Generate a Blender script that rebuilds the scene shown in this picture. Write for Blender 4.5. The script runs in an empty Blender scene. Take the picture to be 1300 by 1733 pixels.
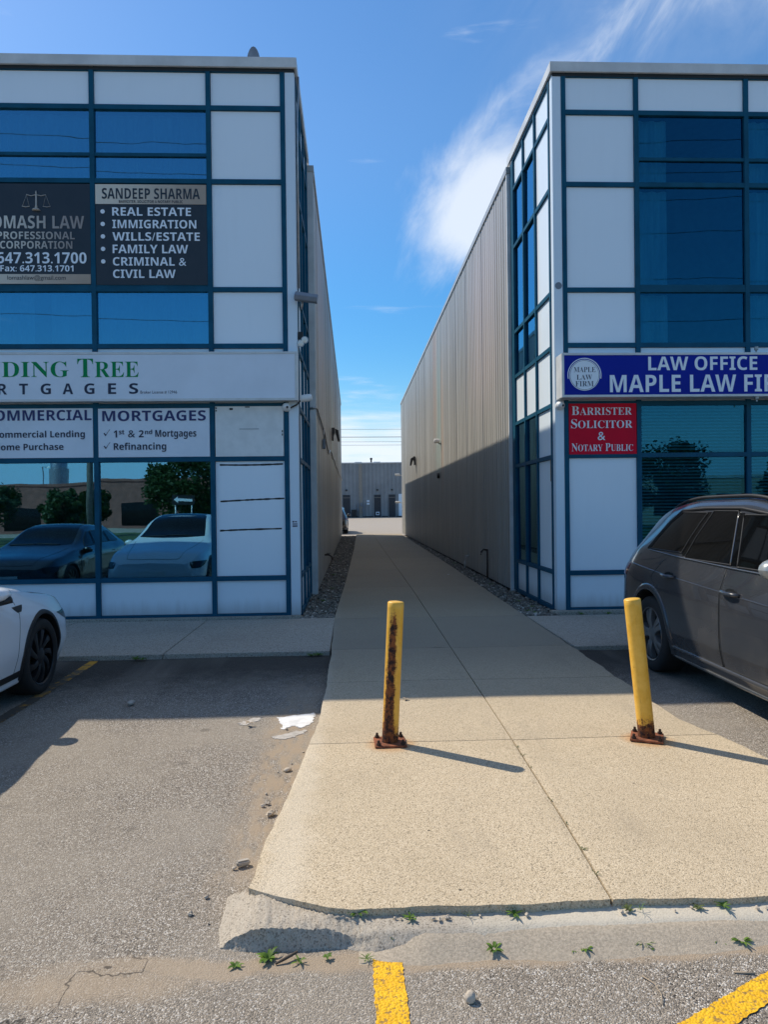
import bpy, bmesh, math, random
from mathutils import Vector, Matrix
rnd = random.Random(7)
SC = bpy.context.scene
COL = SC.collection
PI = math.pi

# ------------------------------------------------------------------ camera
cd = bpy.data.cameras.new('camera')
cam = bpy.data.objects.new('camera', cd)
COL.objects.link(cam)
YAW, PITCH, ROLL = 0.0429, 0.006, -0.0121
fw = Vector((math.sin(YAW)*math.cos(PITCH), math.cos(YAW)*math.cos(PITCH), -math.sin(PITCH)))
rt = Vector((math.cos(YAW), -math.sin(YAW), 0))
up = rt.cross(fw)
r2 = rt*math.cos(ROLL) + up*math.sin(ROLL)
u2 = up*math.cos(ROLL) - rt*math.sin(ROLL)
cam.matrix_world = Matrix(((r2.x, u2.x, -fw.x, 0), (r2.y, u2.y, -fw.y, 0), (r2.z, u2.z, -fw.z, 1.62), (0, 0, 0, 1)))
cd.sensor_fit = 'VERTICAL'
cd.sensor_height = 36
cd.lens = 1210/1733*36
cd.clip_start = 0.05
cd.clip_end = 3000
SC.camera = cam

# ------------------------------------------------------------------ light and sky
SUN = Vector((-0.72, 0.56, 1.0)).normalized()
sun_el = math.asin(SUN.z)
sun_az = math.atan2(SUN.x, SUN.y)
ld = bpy.data.lights.new('sun', 'SUN')
ld.energy = 4.3
ld.angle = math.radians(0.5)
ld.color = (1.0, 0.90, 0.75)
sun = bpy.data.objects.new('sun', ld)
sun.rotation_euler = SUN.to_track_quat('Z', 'Y').to_euler()
sun.location = (-30, 25, 45)
COL.objects.link(sun)
SC.view_settings.view_transform = 'Standard'
SC.view_settings.look = 'None'
SC.view_settings.exposure = 0.1
SC.view_settings.gamma = 1.0
SC.view_settings.use_curve_mapping = False
try:
    SC.cycles.use_denoising = True
    SC.cycles.max_bounces = 8
    SC.cycles.transparent_max_bounces = 12
    SC.cycles.sample_clamp_indirect = 6
except Exception:
    pass


class NT:
    """small helper round a node tree"""
    def __init__(s, tree):
        s.t = tree

    def n(s, typ, ins=None, **props):
        nd = s.t.nodes.new(typ)
        for k, v in props.items():
            setattr(nd, k, v)
        for k, v in (ins or {}).items():
            sock = nd.inputs[k]
            if isinstance(v, bpy.types.NodeSocket):
                s.t.links.new(v, sock)
            else:
                if isinstance(v, (tuple, list)) and len(v) == 3 and sock.type == 'RGBA':
                    v = (*v, 1)
                sock.default_value = v
        return nd

    def math(s, op, a, b=0.0, clamp=False):
        return s.n('ShaderNodeMath', {0: a, 1: b}, operation=op, use_clamp=clamp).outputs[0]

    def vmath(s, op, a, b=(0, 0, 0)):
        nd = s.n('ShaderNodeVectorMath', {0: a, 1: b}, operation=op)
        return nd.outputs['Value'] if op in ('DOT_PRODUCT', 'LENGTH', 'DISTANCE') else nd.outputs[0]

    def mix(s, f, a, b, blend='MIX'):
        nd = s.n('ShaderNodeMix', data_type='RGBA', blend_type=blend)
        for k, v in ((0, f), (6, a), (7, b)):
            if isinstance(v, bpy.types.NodeSocket):
                s.t.links.new(v, nd.inputs[k])
            else:
                nd.inputs[k].default_value = (*v, 1) if isinstance(v, (tuple, list)) and len(v) == 3 else v
        return nd.outputs[2]

    def noise(s, vec, scale, detail=4, rough=0.55, dist=0.0):
        return s.n('ShaderNodeTexNoise', {'Vector': vec, 'Scale': scale, 'Detail': detail, 'Roughness': rough, 'Distortion': dist}).outputs['Fac']

    def ramp(s, fac, lo, hi):
        return s.n('ShaderNodeMapRange', {0: fac, 1: lo, 2: hi, 3: 0.0, 4: 1.0}, interpolation_type='SMOOTHSTEP').outputs[0]

    def sep(s, vec):
        return s.n('ShaderNodeSeparateXYZ', {0: vec}).outputs

    def scalev(s, vec, sc):
        return s.n('ShaderNodeMapping', {'Vector': vec, 'Scale': sc}).outputs[0]


world = bpy.data.worlds.new('World')
SC.world = world
world.use_nodes = True
W = NT(world.node_tree)
bg = world.node_tree.nodes['Background']
sky = W.n('ShaderNodeTexSky', sky_type='NISHITA', sun_disc=False, sun_elevation=sun_el, sun_rotation=sun_az,
          altitude=100.0, air_density=1.15, dust_density=0.3, ozone_density=2.2)
gen = W.n('ShaderNodeTexCoord').outputs['Generated']
d = W.sep(gen)
low = W.math('SUBTRACT', 1.0, W.ramp(d[2], 0.04, 0.50))
hs = W.n('ShaderNodeHueSaturation', {'Hue': 0.502, 'Saturation': W.math('SUBTRACT', W.math('ADD', 1.28, W.math('MULTIPLY', low, 0.40)), W.math('MULTIPLY', W.ramp(d[2], 0.60, 0.85), 0.55)), 'Value': W.math('SUBTRACT', 1.0, W.math('MULTIPLY', low, 0.14)), 'Color': sky.outputs[0]}).outputs[0]
hs = W.mix(W.math('MULTIPLY', W.math('SUBTRACT', 1.0, W.ramp(d[2], 0.0, 0.17)), 0.8), hs, (2.5, 4.5, 7.4))
nv = W.n('ShaderNodeMapping', {'Vector': gen, 'Scale': (2.4, 2.4, 2.4), 'Rotation': (0.0, 0.9, 0.0)}).outputs[0]
cn = W.noise(W.scalev(nv, (0.55, 1.0, 1.7)), 3.0, 9, 0.62, 0.5)


def blob(az, el, sa, se):
    """soft patch of cloud round a direction (degrees)"""
    hor = W.math('SQRT', W.math('ADD', W.math('MULTIPLY', d[0], d[0]), W.math('MULTIPLY', d[1], d[1])))
    a = W.math('SUBTRACT', W.math('ARCTAN2', d[0], d[1]), math.radians(az))
    e = W.math('SUBTRACT', W.math('ARCTAN2', d[2], hor), math.radians(el))
    a2 = W.math('POWER', W.math('ABSOLUTE', W.math('DIVIDE', a, math.radians(sa))), 2.0)
    e2 = W.math('POWER', W.math('ABSOLUTE', W.math('DIVIDE', e, math.radians(se))), 2.0)
    return W.math('POWER', 2.718, W.math('MULTIPLY', W.math('ADD', a2, e2), -1.0))


m1 = blob(12.0, 22.0, 5.6, 5.0)
m2 = blob(19.0, 32.0, 8.0, 5.0)
m3 = blob(31.0, 36.0, 13.0, 5.5)
cl = W.math('ADD', W.math('MULTIPLY', m1, 1.4), W.math('ADD', W.math('MULTIPLY', m2, 0.17), W.math('MULTIPLY', m3, 0.34)))
cl = W.ramp(W.math('ADD', cl, W.math('MULTIPLY', W.math('SUBTRACT', cn, 0.5), 1.5)), 0.22, 1.0)
hz = W.n('ShaderNodeMapping', {'Vector': gen, 'Scale': (2.0, 2.0, 16.0), 'Location': (3.0, 1.0, 0.4)}).outputs[0]
hn = W.noise(hz, 2.2, 6, 0.55, 0.2)
hm = blob(0.0, 4.6, 60.0, 4.2)
hc = W.ramp(W.math('ADD', hm, W.math('MULTIPLY', W.math('SUBTRACT', hn, 0.5), 2.4)), 0.35, 1.05)
call = W.math('MINIMUM', W.math('ADD', W.math('ADD', W.math('MULTIPLY', cl, 0.8), W.math('MULTIPLY', W.math('MULTIPLY', m3, W.ramp(cn, 0.25, 0.7)), 0.42)), W.math('MULTIPLY', hc, 0.85)), 1.0)
skyc = W.mix(call, hs, (6.0, 6.4, 6.9))
world.node_tree.links.new(skyc, bg.inputs['Color'])
bg.inputs['Strength'].default_value = 0.145

# ------------------------------------------------------------------ materials
MATS = {}


def newmat(name):
    m = bpy.data.materials.new(name)
    m.use_nodes = True
    t = NT(m.node_tree)
    p = m.node_tree.nodes['Principled BSDF']
    MATS[name] = m
    return m, t, p


def setp(p, **kw):
    for k, v in kw.items():
        k = k.replace('_', ' ')
        if isinstance(v, (tuple, list)) and len(v) == 3:
            v = (*v, 1)
        p.inputs[k].default_value = v


def simple(name, col, rough=0.5, metal=0.0, var=0.0, vscale=6.0, bump=0.0, bscale=60.0, coat=0.0, spec=0.5):
    m, t, p = newmat(name)
    setp(p, Base_Color=col, Roughness=rough, Metallic=metal, Coat_Weight=coat, Specular_IOR_Level=spec)
    obj = t.n('ShaderNodeTexCoord').outputs['Object']
    if var:
        n1 = t.noise(obj, vscale, 6, 0.6)
        dark = tuple(c*(1-var) for c in col)
        lite = tuple(min(1, c*(1+var)) for c in col)
        m.node_tree.links.new(t.mix(t.ramp(n1, 0.3, 0.7), dark, lite), p.inputs['Base Color'])
        r = t.math('ADD', t.math('MULTIPLY', n1, 0.2), rough-0.1)
        m.node_tree.links.new(r, p.inputs['Roughness'])
    if bump:
        nb = t.noise(obj, bscale, 4)
        b = t.n('ShaderNodeBump', {'Strength': bump, 'Distance': 0.01, 'Height': nb})
        m.node_tree.links.new(b.outputs[0], p.inputs['Normal'])
    return m


def link(m, a, b):
    m.node_tree.links.new(a, b)


# weathered asphalt with light aggregate, sand blown against the kerbs and fine cracks
def make_asphalt():
    m, t, p = newmat('asphalt')
    o = t.n('ShaderNodeTexCoord').outputs['Object']
    xyz = t.sep(o)
    v = t.n('ShaderNodeTexVoronoi', {'Vector': o, 'Scale': 175.0, 'Randomness': 1.0})
    vc = t.sep(v.outputs['Color'])
    v2 = t.n('ShaderNodeTexVoronoi', {'Vector': o, 'Scale': 330.0})
    vc2 = t.sep(v2.outputs['Color'])
    big = t.noise(o, 0.7, 5, 0.6)
    mid = t.noise(o, 7.0, 5, 0.65)
    base = t.mix(t.ramp(vc[0], 0.0, 1.0), (0.19, 0.162, 0.130), (0.42, 0.365, 0.30))
    base = t.mix(t.ramp(vc2[1], 0.55, 1.0), base, (0.13, 0.118, 0.105))
    base = t.mix(t.ramp(vc[1], 0.82, 0.9), base, (0.66, 0.62, 0.56))
    base = t.mix(t.ramp(vc[2], 0.93, 0.96), base, (0.035, 0.034, 0.034))
    base = t.mix(t.math('MULTIPLY', t.ramp(big, 0.38, 0.62), 0.55), base, (0.38, 0.335, 0.275))
    base = t.mix(t.math('MULTIPLY', t.ramp(mid, 0.5, 0.8), 0.38), base, (0.20, 0.18, 0.158))
    # buildings' shade deepened in the asphalt colour towards the shops
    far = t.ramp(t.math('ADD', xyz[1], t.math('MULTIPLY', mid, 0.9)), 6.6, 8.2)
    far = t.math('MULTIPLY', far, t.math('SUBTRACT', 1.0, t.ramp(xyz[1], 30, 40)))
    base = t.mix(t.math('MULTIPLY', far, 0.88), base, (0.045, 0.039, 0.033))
    # concrete-coloured worn lot behind
    lot = t.ramp(xyz[1], 40.0, 44.0)
    base = t.mix(t.math('MULTIPLY', lot, 0.75), base, (0.40, 0.36, 0.31))
    # sand along the walkway edge and along the kerb
    sn = t.noise(o, 3.0, 6, 0.65)
    sn2 = t.noise(t.scalev(o, (9.0, 2.5, 1.0)), 2.0, 6, 0.65)
    ex = t.math('SUBTRACT', 1.0, t.ramp(t.math('ABSOLUTE', t.math('ADD', xyz[0], t.math('ADD', 0.50, t.math('MULTIPLY', t.math('SUBTRACT', sn, 0.5), -0.4)))), 0.05, 0.26))
    ey = t.math('MULTIPLY', t.ramp(xyz[1], 2.7, 3.9), t.math('SUBTRACT', 1.0, t.ramp(xyz[1], 5.6, 7.5)))
    s1 = t.math('MULTIPLY', t.math('MULTIPLY', ex, ey), t.ramp(sn2, 0.32, 0.6))
    kx = t.ramp(xyz[0], -1.6, -0.6)
    k = t.math('SUBTRACT', 1.0, t.ramp(t.math('ABSOLUTE', t.math('SUBTRACT', t.math('ADD', xyz[1], t.math('MULTIPLY', t.math('SUBTRACT', sn, 0.5), 0.24)), 2.70)), 0.03, 0.085))
    s2 = t.math('MULTIPLY', t.math('MULTIPLY', k, kx), 0.85)
    # a sandy drift left of the broken kerb
    dx = t.math('ADD', xyz[0], 0.95)
    dy = t.math('SUBTRACT', xyz[1], 2.62)
    rr = t.math('ADD', t.math('MULTIPLY', t.math('MULTIPLY', dx, dx), 2.6), t.math('MULTIPLY', t.math('MULTIPLY', dy, dy), 38.0))
    s3 = t.math('MULTIPLY', t.math('SUBTRACT', 1.0, t.ramp(t.math('ADD', rr, t.math('MULTIPLY', sn2, 0.8)), 0.3, 1.15)), 0.8)
    sand = t.math('MAXIMUM', s1, t.math('MAXIMUM', s2, s3))
    fine = t.noise(o, 160.0, 3)
    sandc = t.mix(fine, (0.26, 0.20, 0.14), (0.45, 0.36, 0.26))
    base = t.mix(sand, base, sandc)
    # oil drips and tar spots
    v5 = t.n('ShaderNodeTexVoronoi', {'Vector': o, 'Scale': 1.7})
    oil = t.math('SUBTRACT', 1.0, t.ramp(t.math('ADD', v5.outputs['Distance'], t.math('MULTIPLY', mid, 0.12)), 0.09, 0.17))
    oil = t.math('MULTIPLY', oil, t.ramp(t.sep(v5.outputs['Color'])[0], 0.55, 0.75))
    base = t.mix(t.math('MULTIPLY', oil, 0.5), base, (0.07, 0.062, 0.054))
    worn = t.noise(t.scalev(o, (0.9, 0.12, 1.0)), 1.6, 4)
    base = t.mix(t.math('MULTIPLY', t.ramp(worn, 0.5, 0.75), 0.3), base, (0.42, 0.375, 0.315))
    # a meandering crack and dark spots
    cv = t.n('ShaderNodeTexVoronoi', {'Vector': t.n('ShaderNodeVectorMath', {0: o, 1: t.n('ShaderNodeTexNoise', {'Vector': o, 'Scale': 3.0, 'Detail': 4.0}).outputs['Color']}, operation='ADD').outputs[0], 'Scale': 0.42}, feature='DISTANCE_TO_EDGE').outputs[0]
    crack = t.math('MULTIPLY', t.math('SUBTRACT', 1.0, t.ramp(cv, 0.001, 0.0045)), t.math('SUBTRACT', 1.0, t.ramp(t.math('ADD', xyz[1], t.math('MULTIPLY', mid, 0.5)), 2.9, 3.3)))
    base = t.mix(t.math('MULTIPLY', crack, 0.75), base, (0.03, 0.028, 0.026))
    link(m, base, p.inputs['Base Color'])
    setp(p, Roughness=0.9, Specular_IOR_Level=0.25)
    hgt = t.math('ADD', t.math('MULTIPLY', v.outputs['Distance'], -1.4), t.math('MULTIPLY', mid, 0.6))
    hgt = t.math('MULTIPLY', hgt, t.math('SUBTRACT', 1.0, t.math('MULTIPLY', sand, 0.8)))
    b = t.n('ShaderNodeBump', {'Strength': 0.6, 'Distance': 0.008, 'Height': hgt})
    link(m, b.outputs[0], p.inputs['Normal'])
    return m


def make_concrete(name, a, b_, lite, speck=75.0, streak=False, spk=0.6, kerb=False):
    m, t, p = newmat(name)
    o = t.n('ShaderNodeTexCoord').outputs['Object']
    xyz = t.sep(o)
    v = t.n('ShaderNodeTexVoronoi', {'Vector': o, 'Scale': speck})
    vc = t.sep(v.outputs['Color'])
    big = t.noise(o, 0.9, 6, 0.6)
    mid = t.noise(o, 5.0, 6, 0.65)
    fine = t.noise(o, 190.0, 3)
    base = t.mix(t.ramp(fine, 0.3, 0.72), a, b_)
    base = t.mix(t.math('MULTIPLY', t.ramp(vc[0], 0.55, 0.8), spk), base, lite)
    base = t.mix(t.math('MULTIPLY', t.ramp(vc[1], 0.80, 0.9), 0.75), base, tuple(c*0.5 for c in a))
    base = t.mix(t.math('MULTIPLY', t.ramp(big, 0.4, 0.75), 0.32), base, tuple(c*0.8 for c in a))
    base = t.mix(t.math('MULTIPLY', t.ramp(mid, 0.55, 0.85), 0.25), base, lite)
    v3 = t.n('ShaderNodeTexVoronoi', {'Vector': o, 'Scale': 3.1})
    spot = t.math('MULTIPLY', t.math('SUBTRACT', 1.0, t.ramp(v3.outputs['Distance'], 0.018, 0.032)), 0.85)
    base = t.mix(spot, base, (0.05, 0.042, 0.036))
    if kerb:
        # smooth pale mortar further along, bare aggregate at the broken end
        sm_ = t.ramp(t.math('ADD', xyz[0], t.math('MULTIPLY', mid, 0.5)), 0.55, 1.0)
        base = t.mix(t.math('MULTIPLY', sm_, 0.6), base, (0.68, 0.62, 0.50))
    if streak:
        # pale worn band along the left edge, greyer older slabs, tyre and gum marks
        ed = t.math('SUBTRACT', 1.0, t.ramp(t.math('ABSOLUTE', t.math('ADD', xyz[0], t.math('ADD', 0.33, t.math('MULTIPLY', t.math('SUBTRACT', mid, 0.5), 0.25)))), 0.02, 0.16))
        base = t.mix(t.math('MULTIPLY', ed, 0.35), base, (0.74, 0.66, 0.53))
        st_ = t.noise(t.scalev(o, (1.0, 0.35, 1.0)), 2.6, 6, 0.65)
        base = t.mix(t.math('MULTIPLY', t.ramp(st_, 0.52, 0.76), 0.42), base, (0.36, 0.30, 0.22))
        for ya, yb, am in ((4.93, 6.68, 0.10), (8.22, 10.52, 0.30), (14.6, 18.8, 0.2), (23.0, 27.2, 0.25)):
            k = t.math('MULTIPLY', t.math('GREATER_THAN', xyz[1], ya), t.math('LESS_THAN', xyz[1], yb))
            base = t.mix(t.math('MULTIPLY', k, am), base, (0.30, 0.27, 0.22))
        # rust washed off the two posts' base plates, in the concrete itself
        for cx, cy in ((0.232, 4.9), (2.015, 4.86)):
            dx = t.math('SUBTRACT', xyz[0], cx)
            dy = t.math('ADD', t.math('SUBTRACT', xyz[1], cy), 0.03)
            rr = t.math('SQRT', t.math('ADD', t.math('MULTIPLY', dx, dx), t.math('MULTIPLY', dy, dy)))
            rr = t.math('ADD', rr, t.math('MULTIPLY', t.math('SUBTRACT', mid, 0.5), 0.16))
            base = t.mix(t.math('MULTIPLY', t.math('SUBTRACT', 1.0, t.ramp(rr, 0.10, 0.21)), 0.55), base, (0.50, 0.25, 0.08))
        far_shade = t.math('MULTIPLY', t.ramp(xyz[1], 5.6, 8.5), 0.62)  # concrete colour darkened up the walkway to deepen the building's shade
        base = t.mix(far_shade, base, (0.22, 0.195, 0.155))
    link(m, base, p.inputs['Base Color'])
    setp(p, Roughness=0.88, Specular_IOR_Level=0.3)
    hgt = t.math('ADD', t.math('MULTIPLY', v.outputs['Distance'], -0.8), t.math('MULTIPLY', fine, 0.7))
    b = t.n('ShaderNodeBump', {'Strength': 0.22 if kerb else 0.5, 'Distance': 0.006, 'Height': hgt})
    link(m, b.outputs[0], p.inputs['Normal'])
    return m


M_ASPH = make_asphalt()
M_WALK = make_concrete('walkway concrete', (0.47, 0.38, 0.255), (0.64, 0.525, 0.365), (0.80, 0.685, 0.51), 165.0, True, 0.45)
M_SIDE = make_concrete('sidewalk concrete', (0.34, 0.30, 0.245), (0.46, 0.41, 0.34), (0.54, 0.49, 0.41), 95.0)
M_KERB = make_concrete('kerb concrete', (0.38, 0.33, 0.265), (0.49, 0.435, 0.355), (0.60, 0.545, 0.455), 170.0, spk=0.4, kerb=True)
M_SAND = simple('blown sand', (0.43, 0.365, 0.28), 0.95, var=0.22, vscale=95.0, bump=0.35, bscale=220.0)
M_GAP = simple('joint dirt', (0.045, 0.04, 0.034), 0.95)


def make_panel(name, col, dirt=0.25, rough=0.32):
    m, t, p = newmat(name)
    o = t.n('ShaderNodeTexCoord').outputs['Object']
    g = t.n('ShaderNodeTexCoord').outputs['Generated']
    n1 = t.noise(t.scalev(o, (9.0, 9.0, 0.7)), 1.2, 5, 0.6)
    n2 = t.noise(o, 1.3, 5)
    base = t.mix(t.math('MULTIPLY', t.ramp(n1, 0.5, 0.85), dirt), col, tuple(c*0.78 for c in col))
    base = t.mix(t.math('MULTIPLY', t.ramp(n2, 0.45, 0.8), dirt), base, tuple(c*0.85 for c in col))
    z = t.sep(o)[2]
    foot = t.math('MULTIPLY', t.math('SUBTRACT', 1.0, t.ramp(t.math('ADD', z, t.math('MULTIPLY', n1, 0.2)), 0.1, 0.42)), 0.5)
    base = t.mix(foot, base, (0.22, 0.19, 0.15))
    link(m, base, p.inputs['Base Color'])
    setp(p, Roughness=rough)
    b = t.n('ShaderNodeBump', {'Strength': 0.12, 'Distance': 0.03, 'Height': t.noise(o, 1.5, 2)})
    link(m, b.outputs[0], p.inputs['Normal'])
    return m


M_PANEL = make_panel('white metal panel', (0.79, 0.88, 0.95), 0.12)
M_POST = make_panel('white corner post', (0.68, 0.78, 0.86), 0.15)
M_FRAME = simple('blue painted mullion', (0.006, 0.078, 0.138), 0.5, 0.0, 0.15, 3.0, spec=0.15)
M_FASC = simple('grey roof flashing', (0.60, 0.61, 0.61), 0.45, 0.0, 0.12, 2.0)
M_TRIM = simple('dark gap', (0.015, 0.018, 0.02), 0.6)
M_INT = simple('room wall', (0.16, 0.17, 0.17), 0.9, var=0.2)
M_BLIND = simple('blind slat', (0.80, 0.82, 0.80), 0.6, var=0.12, vscale=1.5)


def make_curtain():
    m, t, p = newmat('curtain cloth')
    o = t.n('ShaderNodeTexCoord').outputs['Object']
    n = t.noise(t.scalev(o, (1.0, 1.0, 0.08)), 9.0, 4)
    link(m, t.mix(t.ramp(n, 0.3, 0.7), (0.55, 0.62, 0.66), (0.86, 0.88, 0.88)), p.inputs['Base Color'])
    setp(p, Roughness=0.9)
    return m


M_CURT = make_curtain()


def make_glass(name, tint, refl, fac0, fac1, wav=0.02):
    """blue solar glass: tinted see-through with a strong coloured mirror coat, slightly wavy"""
    m, t, p = newmat(name)
    m.node_tree.nodes.remove(p)
    out = m.node_tree.nodes['Material Output']
    o = t.n('ShaderNodeTexCoord').outputs['Object']
    b = t.n('ShaderNodeBump', {'Strength': wav, 'Distance': 0.05, 'Height': t.noise(o, 0.9, 2)})
    gl = t.n('ShaderNodeBsdfGlossy', {'Color': refl, 'Roughness': 0.004, 'Normal': b.outputs[0]})
    tr = t.n('ShaderNodeBsdfTransparent', {'Color': tint})
    fr = t.n('ShaderNodeFresnel', {'IOR': 1.5})
    fac = t.math('ADD', t.math('MULTIPLY', fr.outputs[0], fac1), fac0, True)
    mx = t.n('ShaderNodeMixShader', {0: fac, 1: tr.outputs[0], 2: gl.outputs[0]})
    link(m, mx.outputs[0], out.inputs[0])
    return m


M_GLASS = make_glass('blue solar glass', (0.56, 0.80, 0.86), (0.27, 0.60, 0.78), 0.38, 1.0, 0.025)
M_GLASSR = make_glass('deep blue solar glass', (0.46, 0.76, 0.84), (0.08, 0.34, 0.48), 0.12, 1.0, 0.025)


def make_metalwall():
    m, t, p = newmat('ribbed grey siding')
    o = t.n('ShaderNodeTexCoord').outputs['Object']
    xyz = t.sep(o)
    st = t.noise(t.scalev(o, (1.0, 1.0, 0.05)), 2.6, 8, 0.75)
    big = t.noise(o, 0.25, 4)
    base = t.mix(t.ramp(st, 0.3, 0.72), (0.295, 0.29, 0.273), (0.43, 0.428, 0.405))
    base = t.mix(t.math('MULTIPLY', t.ramp(big, 0.4, 0.7), 0.3), base, (0.37, 0.35, 0.31))
    # old stains running down the wall: one bluish, one rusty
    for y0, w, col, zc, am in ((25.0, 1.5, (0.32, 0.46, 0.43), 5.0, 0.5), (24.1, 0.55, (0.62, 0.40, 0.28), 4.6, 0.4), (26.0, 0.9, (0.62, 0.41, 0.30), 6.3, 0.4), (16.5, 3.0, (0.57, 0.47, 0.45), 6.0, 0.35)):
        a = t.math('ABSOLUTE', t.math('SUBTRACT', xyz[1], y0))
        k = t.math('SUBTRACT', 1.0, t.ramp(t.math('ADD', a, t.math('MULTIPLY', t.math('SUBTRACT', st, 0.5), 1.4)), w*0.2, w))
        kz = t.math('SUBTRACT', 1.0, t.ramp(t.math('ABSOLUTE', t.math('SUBTRACT', xyz[2], zc)), 1.0, 3.0))
        base = t.mix(t.math('MULTIPLY', t.math('MULTIPLY', k, kz), am), base, col)
    link(m, base, p.inputs['Base Color'])
    setp(p, Roughness=0.42, Metallic=0.0, Specular_IOR_Level=0.45)
    return m


M_SIDING = make_metalwall()
M_FARWALL = simple('far grey siding', (0.25, 0.265, 0.275), 0.6, var=0.12, vscale=0.6)
M_FARPIPE = simple('tan downspout', (0.28, 0.25, 0.21), 0.6, var=0.1)
M_DOOR = simple('dark door', (0.02, 0.026, 0.035), 0.5, var=0.2)
M_WHITE = simple('white enamel', (0.74, 0.75, 0.74), 0.35, var=0.06)
M_SIGNW = simple('white sign face', (0.70, 0.76, 0.84), 0.3, var=0.05, vscale=1.2)
M_SIGNF = simple('white sign frame', (0.62, 0.64, 0.64), 0.35, var=0.08)
M_SIGNB = simple('blue sign face', (0.004, 0.018, 0.30), 0.5, var=0.06, vscale=1.0, spec=0.15)
M_RED = simple('red sign face', (0.66, 0.004, 0.03), 0.5, var=0.06, vscale=2.0, spec=0.15)
M_GREEN = simple('green letters', (0.002, 0.24, 0.075), 0.5, spec=0.15)
M_NAVY = simple('navy letters', (0.018, 0.022, 0.13), 0.4)
M_NAVYD = simple('dark navy letters', (0.008, 0.014, 0.05), 0.4)
M_BANNER = simple('black banner', (0.018, 0.024, 0.034), 0.45, var=0.1)
M_LETW = simple('pale letters', (0.78, 0.84, 0.90), 0.4)
M_LETG = simple('grey letters', (0.30, 0.33, 0.36), 0.5)


def make_gold(name, axis_lo, axis_hi, a, b):
    m, t, p = newmat(name)
    g = t.n('ShaderNodeTexCoord').outputs['Object']
    f = t.ramp(t.sep(g)[0], axis_lo, axis_hi)
    w = t.noise(g, 3.0, 2)
    link(m, t.mix(t.math('ADD', t.math('MULTIPLY', f, 0.8), t.math('MULTIPLY', w, 0.2)), a, b), p.inputs['Base Color'])
    setp(p, Roughness=0.35)
    return m


M_GOLD1 = make_gold('gold printed band', -3.74, -2.1, (0.72, 0.66, 0.55), (0.36, 0.27, 0.20))
M_GOLD2 = make_gold('gold printed strip', -5.5, -3.8, (0.66, 0.61, 0.52), (0.40, 0.29, 0.21))
M_GOLDT = make_gold('gold printed letters', -5.3, -4.0, (0.70, 0.68, 0.60), (0.28, 0.23, 0.21))

M_BLACK = simple('black plastic', (0.012, 0.012, 0.013), 0.5, var=0.15)
M_BROWNL = simple('bronze lamp housing', (0.03, 0.025, 0.02), 0.5, var=0.2)
M_STEEL = simple('galvanised steel', (0.35, 0.36, 0.37), 0.4, 0.8, var=0.2)
M_GREYBOX = simple('grey lamp housing', (0.17, 0.20, 0.24), 0.45, var=0.1)
M_LENS = simple('clear lamp lens', (0.75, 0.74, 0.66), 0.12, coat=0.5)
M_COPPER = simple('weathered pipe', (0.05, 0.038, 0.03), 0.6, var=0.3)
M_ORANGE = simple('yellowed notice', (0.30, 0.17, 0.06), 0.7, var=0.2)


def make_yellow_paint():
    m, t, p = newmat('worn yellow road paint')
    o = t.n('ShaderNodeTexCoord').outputs['Object']
    n = t.noise(o, 42.0, 5, 0.7)
    n2 = t.noise(o, 9.0, 5)
    v = t.n('ShaderNodeTexVoronoi', {'Vector': o, 'Scale': 95.0})
    c = t.mix(t.ramp(n2, 0.3, 0.7), (0.78, 0.41, 0.005), (0.90, 0.52, 0.012))
    c = t.mix(t.math('MULTIPLY', t.ramp(t.math('ADD', n, t.math('MULTIPLY', v.outputs['Distance'], 0.25)), 0.66, 0.76), 0.8), c, (0.22, 0.14, 0.06))
    link(m, c, p.inputs['Base Color'])
    setp(p, Roughness=0.8)
    b = t.n('ShaderNodeBump', {'Strength': 0.6, 'Distance': 0.006, 'Height': t.math('MULTIPLY', v.outputs['Distance'], -1.2)})
    link(m, b.outputs[0], p.inputs['Normal'])
    return m


M_YLINE = make_yellow_paint()


def make_faded_yellow():
    m, t, p = newmat('faded yellow road paint')
    o = t.n('ShaderNodeTexCoord').outputs['Object']
    n = t.noise(o, 5.0, 7, 0.75)
    y = t.sep(o)[1]
    vis = t.math('ADD', n, t.math('MULTIPLY', t.math('SUBTRACT', t.ramp(y, 6.9, 8.1), 0.5), 0.12))
    c = t.mix(t.ramp(vis, 0.44, 0.60), (0.09, 0.078, 0.062), (0.55, 0.27, 0.02))
    link(m, c, p.inputs['Base Color'])
    setp(p, Roughness=0.85)
    return m


M_YFADE = make_faded_yellow()


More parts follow.
